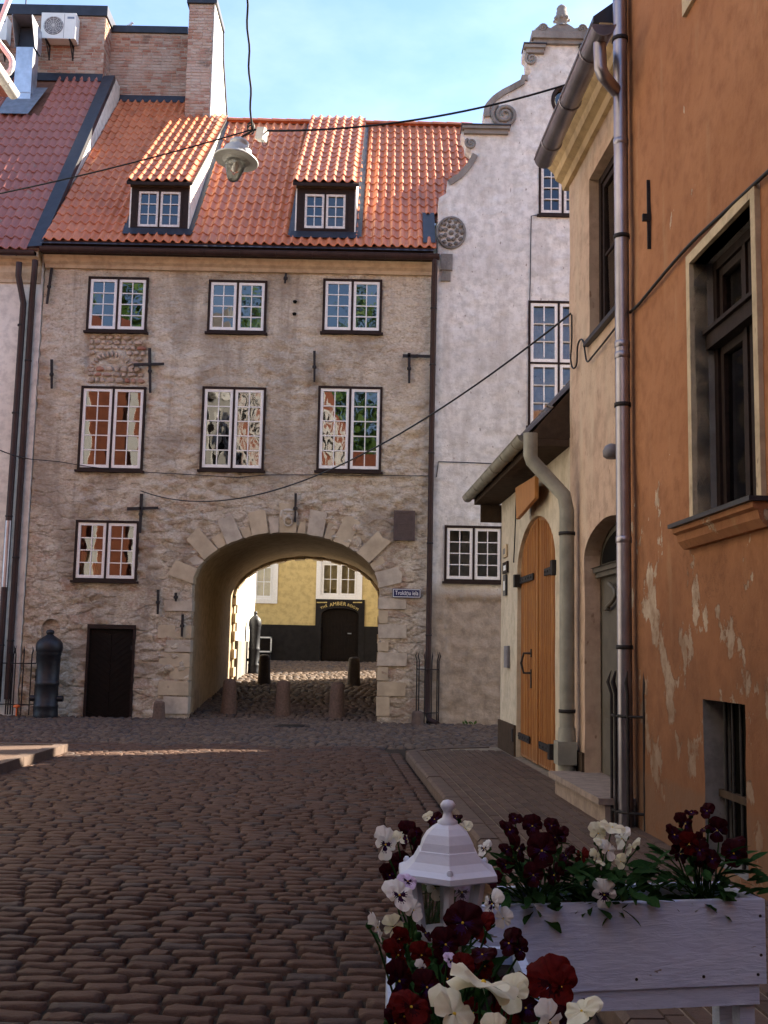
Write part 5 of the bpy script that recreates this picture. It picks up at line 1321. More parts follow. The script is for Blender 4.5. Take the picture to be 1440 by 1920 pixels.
MB().tube([dv(u_p, .13, KH + .66), dv(u_p, .13, KH + .60), dv(u_p, .13, KH - .02)], [.09, .095, .095], 12).fbox(W, u_p - .11, u_p + .11, KH + .28, KH + .52, .05, .25).build('pipe_shoe', M['greypipe'], ex)
# small wooden board, plates, slot on the low house
bu0, bu1 = W.px(974, 950, .1)[0], W.px(1010, 915, .1)[0]; bv0, bv1 = W.px(975, 972, .12)[1], W.px(1000, 910, .12)[1]
sb = thing('wooden_sign_board', 'plain slanting wooden board hung under the eaves above the pine gate', 'sign', W.p(bu0, bv0, .1))
bp = MB(); pts = [W.px(x, y, .14) + (.14,) for x, y in ((975, 974), (1010, 934), (1010, 893), (973, 915))]
bp.add([dv(u, d, v) for u, v, d in pts] + [dv(u, d + .05, v) for u, v, d in pts], [(3, 2, 1, 0), (4, 5, 6, 7), (0, 1, 5, 4), (1, 2, 6, 5), (2, 3, 7, 6), (3, 0, 4, 7)]); bp.build('panel', M['pine'], sb)
MB().tube([dv((bu0 + bu1) / 2, 0, bv1 - .1), dv((bu0 + bu1) / 2, .16, bv1 - .1)], .02, 6).build('bracket', M['iron'], sb)
def plate(l, t, r_, b, label, m1, m2, cat='sign'):
    u0, u1 = W.px(l, (t + b) / 2)[0], W.px(r_, (t + b) / 2)[0]; v0, v1 = W.px((l + r_) / 2, b)[1], W.px((l + r_) / 2, t)[1]
    t_ = thing('wall_plate', label, cat, W.p((u0 + u1) / 2, v0, .03))
    MB().fbox(W, u0, u1, v0, v1, .012, .035).build('plate', M[m1], t_)
    MB().fbox(W, u0 + (u1 - u0) * .25, u1 - (u1 - u0) * .25, v0 + (v1 - v0) * .25, v1 - (v1 - v0) * .3, .035, .038).build('face_panel', M[m2], t_)
plate(946, 1022, 953, 1045, 'pale enamel plate on the cream wall, topmost of three', 'surround', 'stucco_grey')
plate(946, 1054, 955, 1075, 'dark framed square plate on the cream wall between two others', 'frame', 'letter')
plate(947, 1078, 952, 1117, 'narrow upright plate on the cream wall, lowest of three', 'flash', 'letter')
lu0, lu1 = W.px(950, 1230)[0], W.px(957, 1230)[0]; lv0, lv1 = W.px(954, 1252)[1], W.px(954, 1211)[1]
tag(MB().fbox(W, lu0, lu1, lv0, lv1, .010, .045).fbox(W, lu0 + .03, lu1 - .03, lv0 + .06, lv1 - .06, .045, .05).build('meter_hatch', M['fan']), 'small grey metal hatch in the cream wall left of the pine gate', 'hatch')
ca = MB().tube([dv(W.px(972, 925)[0], .03, W.px(972, 925)[1]), dv(W.px(970, 985)[0], .03, W.px(970, 985)[1]), dv(W.px(967, 1055)[0], .03, W.px(967, 1055)[1])], .01, 5).build('bell_cable', M['cable'], ex)

pk = thing('pink_house', 'faded pink house with ochre cornice, big gutter and arched doorway', 'building', W.p(6, 0))
VP = W.px(1075, 330)[1] - .02
pwl = W.px(1105, 480)[0]; pwr = W.px(1151, 420)[0] + .32; pv0, pv1 = W.px(1105, 641)[1], W.px(1105, 336)[1]
al_ = W.px(1096, 1200)[0]; am_ = W.px(1138, 1000)[0]; aw_ = am_ - al_; asp, aap = W.px(1096, 1052)[1], W.px(1138, 969)[1]
parch = [(al_, .02), (am_ + aw_, .02)] + arc_pts(am_, asp, aw_, aap - asp, 0, 180, 20)
UO_ = max(UO, am_ + aw_ + .05, pwr + .05)
wall('wall', pk, W, rpoly(UE1, UO_, -.05, VP + .3), [rpoly(pwl, pwr, pv0, pv1), parch], M['pink'], .1, smooth_, .17, .45)
MB().fbox(W, UE1, UO_, -.05, VP + .3, -6, -.75).build('body', M['pink'], pk)
MB().fbox(W, UE1 + .02, al_ - .01, .05, KH + .42, -.1, .03).build('plinth', M['soffit'], pk)
window(pk, W, pwl, pwr, pv0, pv1, sashes=2, cols=1, rows=2, d=-.13, sash_m='frame', frame_w=.08, sash_w=.06, bar=.03, gl='glass_new', tilt=(0, 0), sill=False)
MB().fbox(W, pwl - .05, pwr, pv0 - .05, pv0 - .003, -.3, .06).build('sill', M['flash'], pk)
# panelled door in the arch
pdm = MB().prism(parch, -.20, -.18, W.mat(0, 0, 0)); pdo = pdm.build('door', M['door_grey'], pk)
tz0, tz1 = W.px(1140, 1080, -.15)[1], W.px(1140, 1062, -.15)[1]
for k, (a, b, dd) in enumerate(((tz0, tz0 + .05, .10), (tz0 + .05, tz0 + .10, .14), (tz0 + .10, tz1, .18))): MB().fbox(W, al_ + .03, am_ + aw_ - .03, a, b, -.18, -.18 + dd * .7).build('transom', M['door_grey'], pdo)
MB().prism([(am_ - aw_ + .1, tz1 + .05), (am_ + aw_ - .1, tz1 + .05)] + arc_pts(am_, max(asp, tz1 + .06), aw_ - .1, aap - max(asp, tz1 + .06) - .08, 0, 180, 14), -.18, -.165, W.mat(0, 0, 0)).build('fanlight', M['dark_room'], pdo)
for s in (-1, 1):
    c = am_ + s * aw_ * .48; hw = aw_ * .36
    for (a, b) in ((KH + .25, KH + .8), (KH + .9, tz0 - .35)):
        MB().fbox(W, c - hw, c + hw, a, b, -.18, -.16).fbox(W, c - hw + .06, c + hw - .06, a + .06, b - .06, -.16, -.14).build('panel', M['door_grey'], pdo)
    cv = [W.p(c + hw * math.sin(k / 12 * math.pi * 2) * (1 - k / 14), tz0 - .08 - .25 * k / 12 - .1 * math.sin(k / 12 * math.pi), -.13) for k in range(13)]
    MB().tube(cv, .022, 6).build('carving', M['door_grey'], pdo)
MB().fbox(W, am_ - .03, am_ + .03, KH + .1, tz0, -.18, -.12).build('meeting_post', M['door_grey'], pdo)
stp_ = MB().fbox(W, al_ - .05, am_ + aw_ + .1, -.02, KH + .17, -.34, .30).build('doorstep', M['stone_step'], pk)
MB().fbox(W, al_ - .10, am_ + aw_ + .12, KH + .17, KH + .225, -.34, .36).build('step_slab', M['stone_step'], stp_)
# cornice and gutter
prof = [(0, VP - .02), (.05, VP - .02), (.07, VP + .06), (.14, VP + .10), (.16, VP + .18), (.22, VP + .24), (.30, VP + .30), (.30, VP + .42), (-.2, VP + .42), (-.2, VP - .02)]
n = len(prof); vs = [W.p(u, v, d) for u in (UE1 - .12, UO_) for d, v in prof]
MB().add(vs, [(i, (i + 1) % n, n + (i + 1) % n, n + i) for i in range(n)] + [tuple(range(n))[::-1], tuple(range(n, 2 * n))]).build('cornice', M['cornice'], pk)
gf = W.px(1022, 300, .40); gn = W.px(1132, 62, .40)
zg_ = (gf[1] + gn[1]) / 2 + .06
gutter('gutter', W.p(gf[0] - .08, zg_, .40), W.p(gn[0], zg_, .40), .105, M['zincpipe'], pk)
rz = [(.36, VP + .42), (.36, VP + .48), (-3.4, VP + .48 + 3.7 * .8), (-6.2, VP + .48), (-6.2, VP + .42)]
rm = MB(); rm.add([dv(UE1 - .25, d, v) for d, v in rz] + [dv(UO_, d, v) for d, v in rz], [(0, 1, 2, 3, 4), (9, 8, 7, 6, 5)] + [(i, (i + 1) % 5, 5 + (i + 1) % 5, 5 + i) for i in range(5)]); rm.build('roof', M['flash'], pk)
uz = W.px(1168, 800, .14)[0]
a1 = W.px(1124, 95, .40); a2 = W.px(1127, 150, .36); a3 = W.px(1163, 172, .14)
ug = min(a1[0], gn[0] - .1)
downpipe('downpipe_branch', [dv(ug, .40, zg_ - .06), dv(ug, .39, a2[1] + .05), dv(ug + .02, .37, a2[1] - .03), dv(uz - .03, .16, a3[1])], .058, M['zincpipe'], pk)
orh = thing('orange_house', 'tall orange rendered house with peeling plaster and cream framed window', 'building', W.p(9, 0))
zp = downpipe('downpipe', [dv(uz, .14, 14.8), dv(uz, .14, 5.0), dv(uz, .14, KH)], .066, M['zincpipe'], orh, [dv(uz, .14, z) for z in (1.62, 3.75, 5.3, 7.2)])
for z in (2.55, 4.2, 4.3, 6.2, 8.0): MB().lathe([(.066, -.03), (.071, -.025), (.071, .025), (.066, .03)], dv(uz, .14, z), 12).build('pipe_joint', M['zincpipe'], zp)
ou0, ou1 = W.px(1304, 720, .04)[0], W.px(1422, 640, .04)[0]; ov0, ov1 = W.px(1304, 984, .04)[1], W.px(1304, 490, .04)[1]
ub0 = W.px(1304, 22, .04)[1]
bs0, bs1 = W.px(1320, 1400, .04)[0], W.px(1399, 1400, .04)[0]; bz1 = W.px(1320, 1311, .04)[1]; bz0 = .17
def orel(u, v): return .010 * noise.fractal(Vector((u * 1.1, v * 1.1, 3)), 1, 2, 4) + .004 * noise.fractal(Vector((u * 6, v * 6, 1)), .9, 2, 3)
UOo = UO + .02
WO = Fr(W.O + W.n * .04, W.u)
ohol = [rpoly(ou0, ou1, ov0, ov1), rpoly(ou0, ou1, ub0 + .2, ub0 + 2.3), rpoly(bs0, bs1, bz0, bz1)]
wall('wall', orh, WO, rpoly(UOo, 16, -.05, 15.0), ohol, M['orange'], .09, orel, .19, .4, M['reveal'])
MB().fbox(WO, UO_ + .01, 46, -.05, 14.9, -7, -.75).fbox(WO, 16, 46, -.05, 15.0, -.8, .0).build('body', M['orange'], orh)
MB().fbox(WO, UOo - .045, UOo, -.04, 14.9, -.3, .002).build('corner_strip', M['pink'], orh)
for v0, v1 in ((ov0, ov1), (ub0 + .2, ub0 + 2.3)):
    e = .075
    su = MB().fbox(WO, ou0 - e, ou0, v0 - .02, v1 + e, -.1, .035).fbox(WO, ou1, ou1 + e, v0 - .02, v1 + e, -.1, .035).fbox(WO, ou0, ou1, v1, v1 + e, -.1, .034)
    if v0 > 6: su.fbox(WO, ou0 - e, ou1 + e, v0 - .12, v0 - .021, -.1, .034)
    su.build('window_surround', M['surround'], orh)
    w = window(orh, WO, ou0, ou1, v0, v1, sashes=2, cols=1, rows=[1, 1], tiers=[2.3, 1], d=-.17, sash_m='frame', frame_m='frame', frame_w=.07, sash_w=.06, gl='glass_new', sill=False, tilt=(0, 0), depth=.8)
    tz = v0 + (v1 - v0) * .69
    MB().fbox(WO, ou0 + .01, ou1 - .01, tz - .06, tz + .05, -.16, -.08).fbox(WO, ou0 + .01, ou1 - .01, tz + .05, tz + .08, -.16, -.05).build('transom', M['frame'], w)
    MB().fbox(WO, ou0 + .14, ou1 - .1, v0 + .1, v1 - .1, -.62, -.60).build('blind', M['stucco_grey'], w)
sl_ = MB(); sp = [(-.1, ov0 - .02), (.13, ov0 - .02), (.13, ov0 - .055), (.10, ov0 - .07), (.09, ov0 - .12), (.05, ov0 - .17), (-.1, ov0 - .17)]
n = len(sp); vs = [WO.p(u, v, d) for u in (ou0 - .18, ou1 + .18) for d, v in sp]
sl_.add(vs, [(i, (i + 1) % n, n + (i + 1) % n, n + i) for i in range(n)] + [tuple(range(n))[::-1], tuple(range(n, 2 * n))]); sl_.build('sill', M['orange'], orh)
MB().fbox(WO, ou0 - .20, ou1 + .20, ov0 - .018, ov0 + .012, -.12, .16).build('sill_flashing', M['flash'], orh)
MB().fbox(WO, bs0 - .02, bs1 + .02, bz0 - .02, bz1 + .02, -.9, -.20).build('basement_room', M['dark_room'], orh)
for k in range(5):
    u = bs0 + (bs1 - bs0) * (k + .7) / 5.4
    MB().tube([WO.p(u, bz0, -.12), WO.p(u, bz1, -.12)], .014, 7).build('window_bar', M['iron'], orh)
MB().fbox(WO, bs0, bs1, bz0 + .42, bz0 + .47, -.14, -.10).build('cross_bar', M['soffit'], orh)
a, b = WO.px(1219, 338), WO.px(1221, 466)
MB().fbox(WO, a[0] - .008, a[0] + .008, b[1], a[1], .0, .03).fbox(WO, a[0] - .016, a[0] + .016, (a[1] + b[1]) / 2 - .06, (a[1] + b[1]) / 2, .0, .07).build('wall_anchor', M['iron'], orh)
tag(MB().tube(curvy([W.p(*W.px(x, y, .07), .07) for x, y in ((1181, 586), (1198, 570), (1222, 541), (1258, 498), (1300, 452), (1360, 396), (1440, 322), (1500, 268))]), .014, 6).build('wall_cable', M['cable']), 'thick dark cable climbing diagonally across the orange wall', 'cable')
tag(MB().tube(curvy([W.p(*W.px(x, y, .04), .04) for x, y in ((1072, 590), (1072, 640), (1070, 672), (1074, 690), (1081, 683), (1083, 650), (1088, 637), (1094, 641), (1098, 668), (1102, 678), (1112, 667), (1130, 645), (1152, 617), (1166, 600))]), .010, 6).build('wall_cable', M['cable']), 'thin looping cable on the pink wall below the window', 'cable')
wl = thing('wall_lamp', 'small grey dome lamp on the pink wall above the arched doorway', 'lamp', W.p(*W.px(1146, 846, .08), .08))
MB().lathe([(.02, .07), (.06, .05), (.085, 0), (.08, -.05), (.05, -.07)][::-1], W.p(*W.px(1147, 846, .12), .12), 14).build('dome', M['fan'], wl)
MB().tube([W.p(*W.px(1147, 846, 0), 0), W.p(*W.px(1147, 846, .12), .12)], .025, 8).build('arm', M['fan'], wl)
def guard(name, label, c, rad, z1, a0, a1, n, n_dir=None, z0=0.03):
    t = thing(name, label, 'railing', (c[0], c[1], z0), 'iron guards around downpipes')
    pts = []
    for k in range(n):
        a = R(a0 + (a1 - a0) * k / (n - 1)); p = Vector((c[0] + rad * math.cos(a), c[1] + rad * math.sin(a), 0)); pts.append(p)
        o_ = Vector((math.cos(a), math.sin(a), 0))
        MB().tube([p + Vector((0, 0, z0)), p + Vector((0, 0, z1 - .2)), p + o_ * .03 + Vector((0, 0, z1 - .1)), p + o_ * .0 + Vector((0, 0, z1))], [.014, .014, .016, .003], 6).build('bar', M['iron'], t)
    for z in (.25, z1 - .38):
        ext = [Vector((pts[0].x, c[1] + .12 if n_dir is None else pts[0].y, 0))] if False else []
        MB().tube([p + Vector((0, 0, z)) for p in pts], .013, 6).build('rail', M['iron'], t)
guard('pipe_guard', 'spiked iron guard around the downpipe between the gatehouse and the white house', (x2, YG - .02), .24, 1.55, 180, 360, 6)
xg = at_y(60, 900, YG - .14).x
guard('pipe_guard', 'spiked iron guard around the downpipe next to the upright cannon', (xg + .02, YG - .02), .28, 1.5, 180, 360, 6)
guard('pipe_guard', 'spiked iron guard around the half zinc downpipe of the cream house', (at_y(27, 800, 23.8).x - .02, YG - .04), .26, 1.5, 180, 360, 6)
zc = dv(uz, .0, 0); an = math.degrees(math.atan2(W.n.y, W.n.x))
guard('pipe_guard', 'spiked iron guard around the zinc downpipe of the orange house', (zc.x + W.n.x * .02, zc.y), .23, 1.42, an - 85, an + 85, 6, None, KH)
tag(MB().lathe([(.06, 0), (.075, .02), (.06, .05), (.02, .06)], (at_y(33, 1322, 23.55).x, 23.5, .20), 12).tube([(at_y(33, 1322, 23.55).x, 23.5, -.02), (at_y(33, 1322, 23.55).x, 23.5, .2)], .02, 8).build('marker_post', [M['orange_glow']]), 'small bright orange marker at the foot of the downpipes', 'marker')
# bollards
def bollard(px, py, Y, h, w, label, mat, grp):
    p = at_y(px, py, Y); z = gz(Y) - .02
    o = MB().lathe([(w * .56, 0), (w * .55, h * .05), (w * .50, h * .3), (w * .46, h * .75), (w * .44, h * .90), (w * .38, h * .96), (w * .22, h * .995), (.01, h)], (p.x, Y, z), 12)
    for i, v in enumerate(o.v): o.v[i] = (v[0] + .012 * fbm(v[0] * 5, v[1] * 5, v[2] * 5), v[1] + .012 * fbm(v[1] * 5, v[2] * 5, v[0] * 5), v[2])
    tag(o.build('bollard', M[mat]), label, 'bollard', grp)
bollard(430, 1300, 25.0, .80, .34, 'red granite bollard standing closest to the left wall of the passage', 'bollard', 'granite bollards across the arch')
bollard(531, 1300, 24.9, .80, .34, 'red granite bollard standing in the middle of the archway', 'bollard', 'granite bollards across the arch')
bollard(632, 1300, 24.8, .80, .34, 'red granite bollard standing closest to the right pier of the arch', 'bollard', 'granite bollards across the arch')
bollard(496, 1250, 30.6, .82, .34, 'dark bollard at the far end of the passage near the cannon', 'bollard_dark', 'bollards at the far end of the passage')
bollard(664, 1250, 30.6, .80, .34, 'dark bollard at the far end of the passage before the lettered door', 'bollard_dark', 'bollards at the far end of the passage')
bollard(298, 1330, 23.55, .42, .26, 'stub of weathered kerb stone by the left pier of the arch', 'bollard', 'guard stones beside the arch')
bollard(783, 1340, 23.5, .32, .26, 'stub of weathered kerb stone near the downpipe right of the arch', 'kerb', 'guard stones beside the arch')
# ------------------------------------------------------------------ hanging street lamp and wires
LY = 11.0; lc = at_y(443, 300, LY); s = 11.07 / 2056
lamp = thing('street_lamp', 'grey enamel street lamp with clear glass bowl hanging from wires over the street', 'street lamp', lc)
tl = Matrix.Rotation(R(7), 4, 'Y') @ Matrix.Rotation(R(-4), 4, 'X')
MB().lathe([(43 * s, -2 * s), (44 * s, 0), (42 * s, 2.5 * s), (29 * s, 10 * s), (28.5 * s, 13 * s), (27 * s, 22 * s), (20 * s, 27 * s), (18 * s, 30 * s), (19 * s, 33 * s), (19 * s, 38 * s), (16 * s, 41 * s), (6 * s, 45 * s), (2 * s, 50 * s)], lc, 28, 0, True, 0, tl).build('housing', M['lampshade'], lamp)
MB().lathe([(8 * s, -6 * s), (22 * s, -5 * s), (30 * s, -1 * s), (42.5 * s, -2.2 * s)], lc, 28, 0, True, 0, tl).build('reflector', M['lampshade'], lamp)
gbm = MB().lathe([(7 * s, -44 * s), (11 * s, -41 * s), (15 * s, -30 * s), (19 * s, -18 * s), (20.5 * s, -10 * s), (19.5 * s, -5 * s)], lc, 24, 0, True, 0, tl)
gbm.build('glass_bowl', M['clear'], lamp)
MB().lathe([(3 * s, -26 * s), (6 * s, -22 * s), (6 * s, -14 * s), (3 * s, -6 * s)], lc, 12, 0, True, 0, tl).build('bulb', M['plastic'], lamp)
jn = at_y(472, 243, LY)
bx = at_y(491, 252, LY)
Mb = Matrix.Translation(bx) @ Matrix.Rotation(R(-22), 4, 'Z') @ Matrix.Rotation(R(12), 4, 'Y')
MB().box((-.045, -.05, -.065), (.045, .05, .06), 0, Mb).build('ballast_box', M['plastic'], lamp)
MB().tube([lc + tl @ Vector((0, 0, 48 * s)), jn + Vector((0, 0, -.02)), jn + Vector((0, 0, .06))], .012, 6).tube([jn, bx + Vector((-.03, 0, .05))], .012, 6).build('hanger', M['iron'], lamp)
cl = MB()
for k in range(5): cl.tube([jn + Vector((.035 * math.cos(a * .5 + k) - .01, .03 * math.sin(k * 2), .05 * math.sin(a * .5 + k) + .01 * k)) for a in range(13)], .005, 5)
cl.tube([bx + Vector((0, 0, -.06)), bx + Vector((.02, 0, -.13)), bx + Vector((.06, 0, -.11)), bx + Vector((.06, 0, -.02)), bx + Vector((.04, 0, .04))], .004, 5); cl.build('cable_loops', M['cable'], lamp)
def wire(name, pts, r, label): return tag(MB().tube(pts, r, 6).build(name, M['cable']), label, 'cable')
span_l, span_r = Vector((-6.22, 7.6, 9.9)), W.p(W.px(1400, 300)[0] - .1, 9.9, .05); span_r.z = 9.9
up = at_y(427, -30, 7.9)
tt = (up.x - span_l.x) / (span_r.x - span_l.x); top = span_l.lerp(span_r, tt) - Vector((0, 0, .35 * 4 * tt * (1 - tt)))
wire('span_wire', catenary(span_l, span_r, .35), .008, 'steel span wire across the street high above the hanging lamp')
tw_ = []
d_ = top - jn
for k in range(60):
    q = jn.lerp(top, k / 59); a = k * 1.1; tw_.append(q + Vector((.008 * math.cos(a), .008 * math.sin(a), 0)))
wire('lamp_supply_cable', tw_, .011, 'twisted black cable rising steeply from the hanging lamp')
wr1 = W.p(*W.px(1064, 158, .35), .35)
wire('lamp_tension_wire', catenary(jn + Vector((.1, 0, -.01)), wr1, .14), .011, 'thick black wire from the hanging lamp to the pink house eaves')
wl1 = at_y(-330, 385, LY)
wl1 = Vector((-6.22, LY + .3, at_y(0, 335, LY).z - .45))
wire('lamp_tension_wire', catenary(jn, wl1, .10), .008, 'thin wire from the hanging lamp across the tiled roofs')
pa = W.p(*W.px(1070, 588, .05), .05); pb = G.p(*G.px(265, 921), .05)
wire('service_cable', catenary(pa, pb, .95, 40), .012, 'sagging black cable from the pink corner to the rubble wall')
wire('service_cable', [G.p(*G.px(x, y), .05) for x, y in ((63, 862), (110, 866), (170, 876), (235, 884), (330, 889), (400, 893), (445, 896), (500, 891), (600, 891), (700, 892), (812, 893))], .009, 'thin cable clipped along the rubble wall below the tall windows')
wire('service_cable', catenary(Vector((-6.2, 15.0, at_y(-60, 780, 15).z)), G.p(*G.px(63, 862), .05), .12), .011, 'short cable running to the rubble wall behind the brown downpipe')
# ------------------------------------------------------------------ house on the left of the street (mostly out of frame)
lf = thing('street_house', 'grey street house with red striped end wall and pale gutter swan neck', 'building', (-9, 5, 0))
MB().box((-16, 9.02, -.1), (-6.25, 15.4, 9.6)).build('wall', M['grey_street'], lf)
FL_ = Fr((-6.25, 0, 0), (0, 1, 0)); FE_ = Fr((0, 15.4, 0), (-1, 0, 0))
MB().fbox(FE_, 6.25, 16, -.1, 9.6, .002, .03).build('end_wall', M['redhouse'], lf)
for k in range(10):
    MB().fbox(FE_, 6.5 + k * .95, 6.5 + k * .95 + .26, .3, 9.2, .03, .10).build('pilaster', M['sash'], lf)
for j in range(2):
    for k in range(3):
        u, v = 10.8 + j * 2.8, 1.0 + k * 3.0
        o = MB().fbox(FL_, u - .6, u + .6, v - .12, v + 2.0, 0, .06).build('window_surround', M['sash'], lf)
        MB().fbox(FL_, u - .42, u + .42, v + .05, v + 1.82, .06, .07).build('pane', M['dark_room'], o)
MB().fbox(FL_, 9.05, 15.38, 9.2, 9.6, 0, .2).build('cornice', M['sash'], lf)
l3 = thing('sky_blocker_house', 'unseen tall grey house added across the street to darken the foreground', 'building', (-9, 3, 0))  # unseen tall block, added to keep skylight off the foreground
MB().box((-16, -3, -.1), (-6.28, 9.0, 13.0)).build('wall', M['grey_street'], l3)
for j in range(4):
    for k in range(4):
        u, v = -1.3 + j * 2.9, .8 + k * 3.0
        o = MB().fbox(FL_, u - .6, u + .6, v - .12, v + 2.0, -.03, .05).build('window_surround', M['sash'], l3)
        MB().fbox(FL_, u - .42, u + .42, v + .05, v + 1.82, .05, .06).build('pane', M['dark_room'], o)
l2 = thing('red_street_house', 'brick red house with white pilasters further back along the street', 'building', (-9, -17, 0))
MB().box((-16, -30, -.1), (-6.3, -3.02, 14.5)).build('wall', M['redhouse'], l2)
FM_ = Fr((-6.3, 0, 0), (0, 1, 0))
for i in range(-14, -1):
    for j in range(4):
        u, v = i * 2.05 - .6, 1.2 + j * 3.3
        o = MB().fbox(FM_, u - .6, u + .6, v - .12, v + 2.1, 0, .06).build('window_surround', M['sash'], l2)
        MB().fbox(FM_, u - .42, u + .42, v + .05, v + 1.92, .06, .07).build('pane', M['dark_room'], o)
    MB().fbox(FM_, i * 2.05 + .35, i * 2.05 + .60, .3, 14.0, 0, .08).build('pilaster', M['sash'], l2)
rm = MB(); rm.add([(-5.75, 9.02, 9.7), (-11, 9.02, 13.2), (-16, 9.02, 9.7), (-5.75, 15.6, 9.7), (-11, 15.6, 13.2), (-16, 15.6, 9.7)], [(0, 3, 4, 1), (1, 4, 5, 2), (0, 1, 2), (3, 5, 4), (0, 2, 5, 3)]); rm.build('roof', M['tile_l'], lf)
gutter('gutter', (-5.7, 9.02, 9.75), (-5.7, 15.6, 9.75), .09, M['sash'], lf)
q0 = [at_y(x, y, 15.3) for x, y in ((-60, -5), (-10, 68), (20, 108), (23, 116), (22, 128), (17, 136), (-14, 150), (-70, 190))]
q0[0] = Vector((-5.75, 15.3, q0[0].z)) if q0[0].x < -5.7 else q0[0]
downpipe('downpipe', q0 + [Vector((-6.15, 15.3, q0[-1].z - .4)), Vector((-6.15, 15.3, .1))], .043, M['sash'], lf)
# houses and trees that close the street behind the viewer, seen as reflections and bounced light
rh = thing('red_house', 'brick red house with white window surrounds closing the street end', 'building', (-3, -24, 0))
FR = Fr((0, -24, 0), (-1, 0, 0))
MB().box((-5.9, -34, -.1), (4.2, -24, 15.0)).build('wall', M['redhouse'], rh)
for i in range(-1, 3):
    for j in range(4):
        u, v = i * 2.2, .9 + j * 3.3
        o = MB().fbox(FR, u - .62, u + .62, v - .1, v + 2.2, 0, .08).build('window_surround', M['sash'], rh)
        MB().fbox(FR, u - .45, u + .45, v + .05, v + 2.02, .08, .09).build('pane', M['dark_room'], o)
for j in range(1, 5): MB().fbox(FR, -4.1, 5.8, j * 3.3 + .2, j * 3.3 + .45, 0, .12).build('string_course', M['sash'], rh)
def tree(name, label, c, h, r, n, seed):
    t = thing(name, label, 'tree', c, 'trees behind the red house'); rr = random.Random(seed); c = Vector(c)
    tb = MB().tube([c, c + Vector((.1, 0, h * .3)), c + Vector((0, .2, h * .55)), c + Vector((.1, .1, h * .85))], [.4, .32, .22, .06], 10)
    for k in range(9):
        a = rr.uniform(0, 6.3); b = c + Vector((0, .1, h * rr.uniform(.35, .7))); tb.tube([b, b + Vector((math.cos(a), math.sin(a), .7)) * r * .4, b + Vector((math.cos(a), math.sin(a), .9)) * r * .8], [.13, .08, .02], 6)
    tb.build('trunk', M['soffit'], t)
    V = []; Fc = []
    for k in range(n):
        d = Vector((rr.gauss(0, 1), rr.gauss(0, 1), rr.gauss(0, 1))).normalized(); q = rr.uniform(.55, 1.0) * (1 + .3 * noise.noise(d * 2.2 + Vector((seed, 0, 0))))
        p = c + Vector((d.x * r * q, d.y * r * q, h * .66 + d.z * h * .36 * q)); u = Vector((rr.gauss(0, 1), rr.gauss(0, 1), rr.gauss(0, 1))).normalized(); w = u.cross(d).normalized(); s = rr.uniform(.18, .42)
        b = len(V); V += [p - u * s, p + w * s * .6, p + u * s, p - w * s * .6]; Fc.append((b, b + 1, b + 2, b + 3))
    o = link(bpy.data.objects.new('crown', np_mesh('crown', np.array([tuple(v) for v in V]), np.array(Fc), M['leafy'], False)), t); stuff(o)
M['leafy'] = simple('tree_leaves', (.075, .14, .025), .6, .3, 0, .5, .8, 0)
for lab, x, y, h, r_, sd in (('tall broad linden rising behind the red house', -12, -52, 30, 9, 1), ('slimmer linden behind the red house in line with the street', -1, -50, 27, 7, 2), ('round linden behind the red house beyond the street line', 9, -53, 28, 8, 3), ('far spreading linden at the end of the tree row', -26, -53, 29, 9, 4), ('courtyard linden rising above the roofs of the street houses', -20, -18, 25, 6.5, 5)):
    tree('linden_tree', lab, (x, y, 0), h, r_, 6000, sd)
# unseen houses added on the right to block the sun, save for a road streak
sh = thing('sun_blocker_house', 'unseen plain house added behind the pink house to block the sun', 'building', (11, 13, 0))
MB().box((6.0, 3.0, -.1), (22, 15.6, 9.0)).build('wall', M['ext'], sh)
MB().add([(6, 3, 9), (6, 9.3, 13), (6, 15.6, 9), (22, 3, 9), (22, 9.3, 13), (22, 15.6, 9)], [(0, 1, 4, 3), (1, 2, 5, 4), (0, 2, 1), (3, 4, 5)]).build('roof', M['tile_l'], sh)
sa = Vector((math.cos(R(SUN_AZ)), math.sin(R(SUN_AZ))))
def sun_slit_blocker(label, x0, x1, h, ridge, mat, cut=True):  # added unseen block, sides slanted along the sun azimuth to form a light slit
    t = thing('sun_slit_blocker', label, 'building', ((x0 + x1) / 2 + 4, 28, 0)); k = sa.x / sa.y * 8.8
    pl = [(x0, 24.2), (x1, 24.2), (x1 + k, 33), (x0 + k, 33)]
    MB().prism(pl, -.1, h).build('wall', M[mat], t)
    mx = ((x0 + x0 + k) / 2, (x1 + x1 + k) / 2)
    MB().add([(x0, 24.1, h), (x1, 24.1, h), (x1 + k, 33.1, h), (x0 + k, 33.1, h), (mx[0], 28.6, h + ridge), (mx[1], 28.6, h + ridge)], [(0, 1, 5, 4), (2, 3, 4, 5), (0, 4, 3), (1, 2, 5)]).build('roof', M['tile_l'], t)
sun_slit_blocker('unseen slanted house added next to the white gabled house as one side of a sun slit', 6.6, 10.75, 13.0, .5, 'pink')
sun_slit_blocker('unseen low house added between two taller ones to let a sun streak through', 10.77, 12.0, 9.9, .2, 'ext')
sun_slit_blocker('unseen slanted house added down the side street as the other side of a sun slit', 12.02, 26, 13.5, 1.5, 'cream')
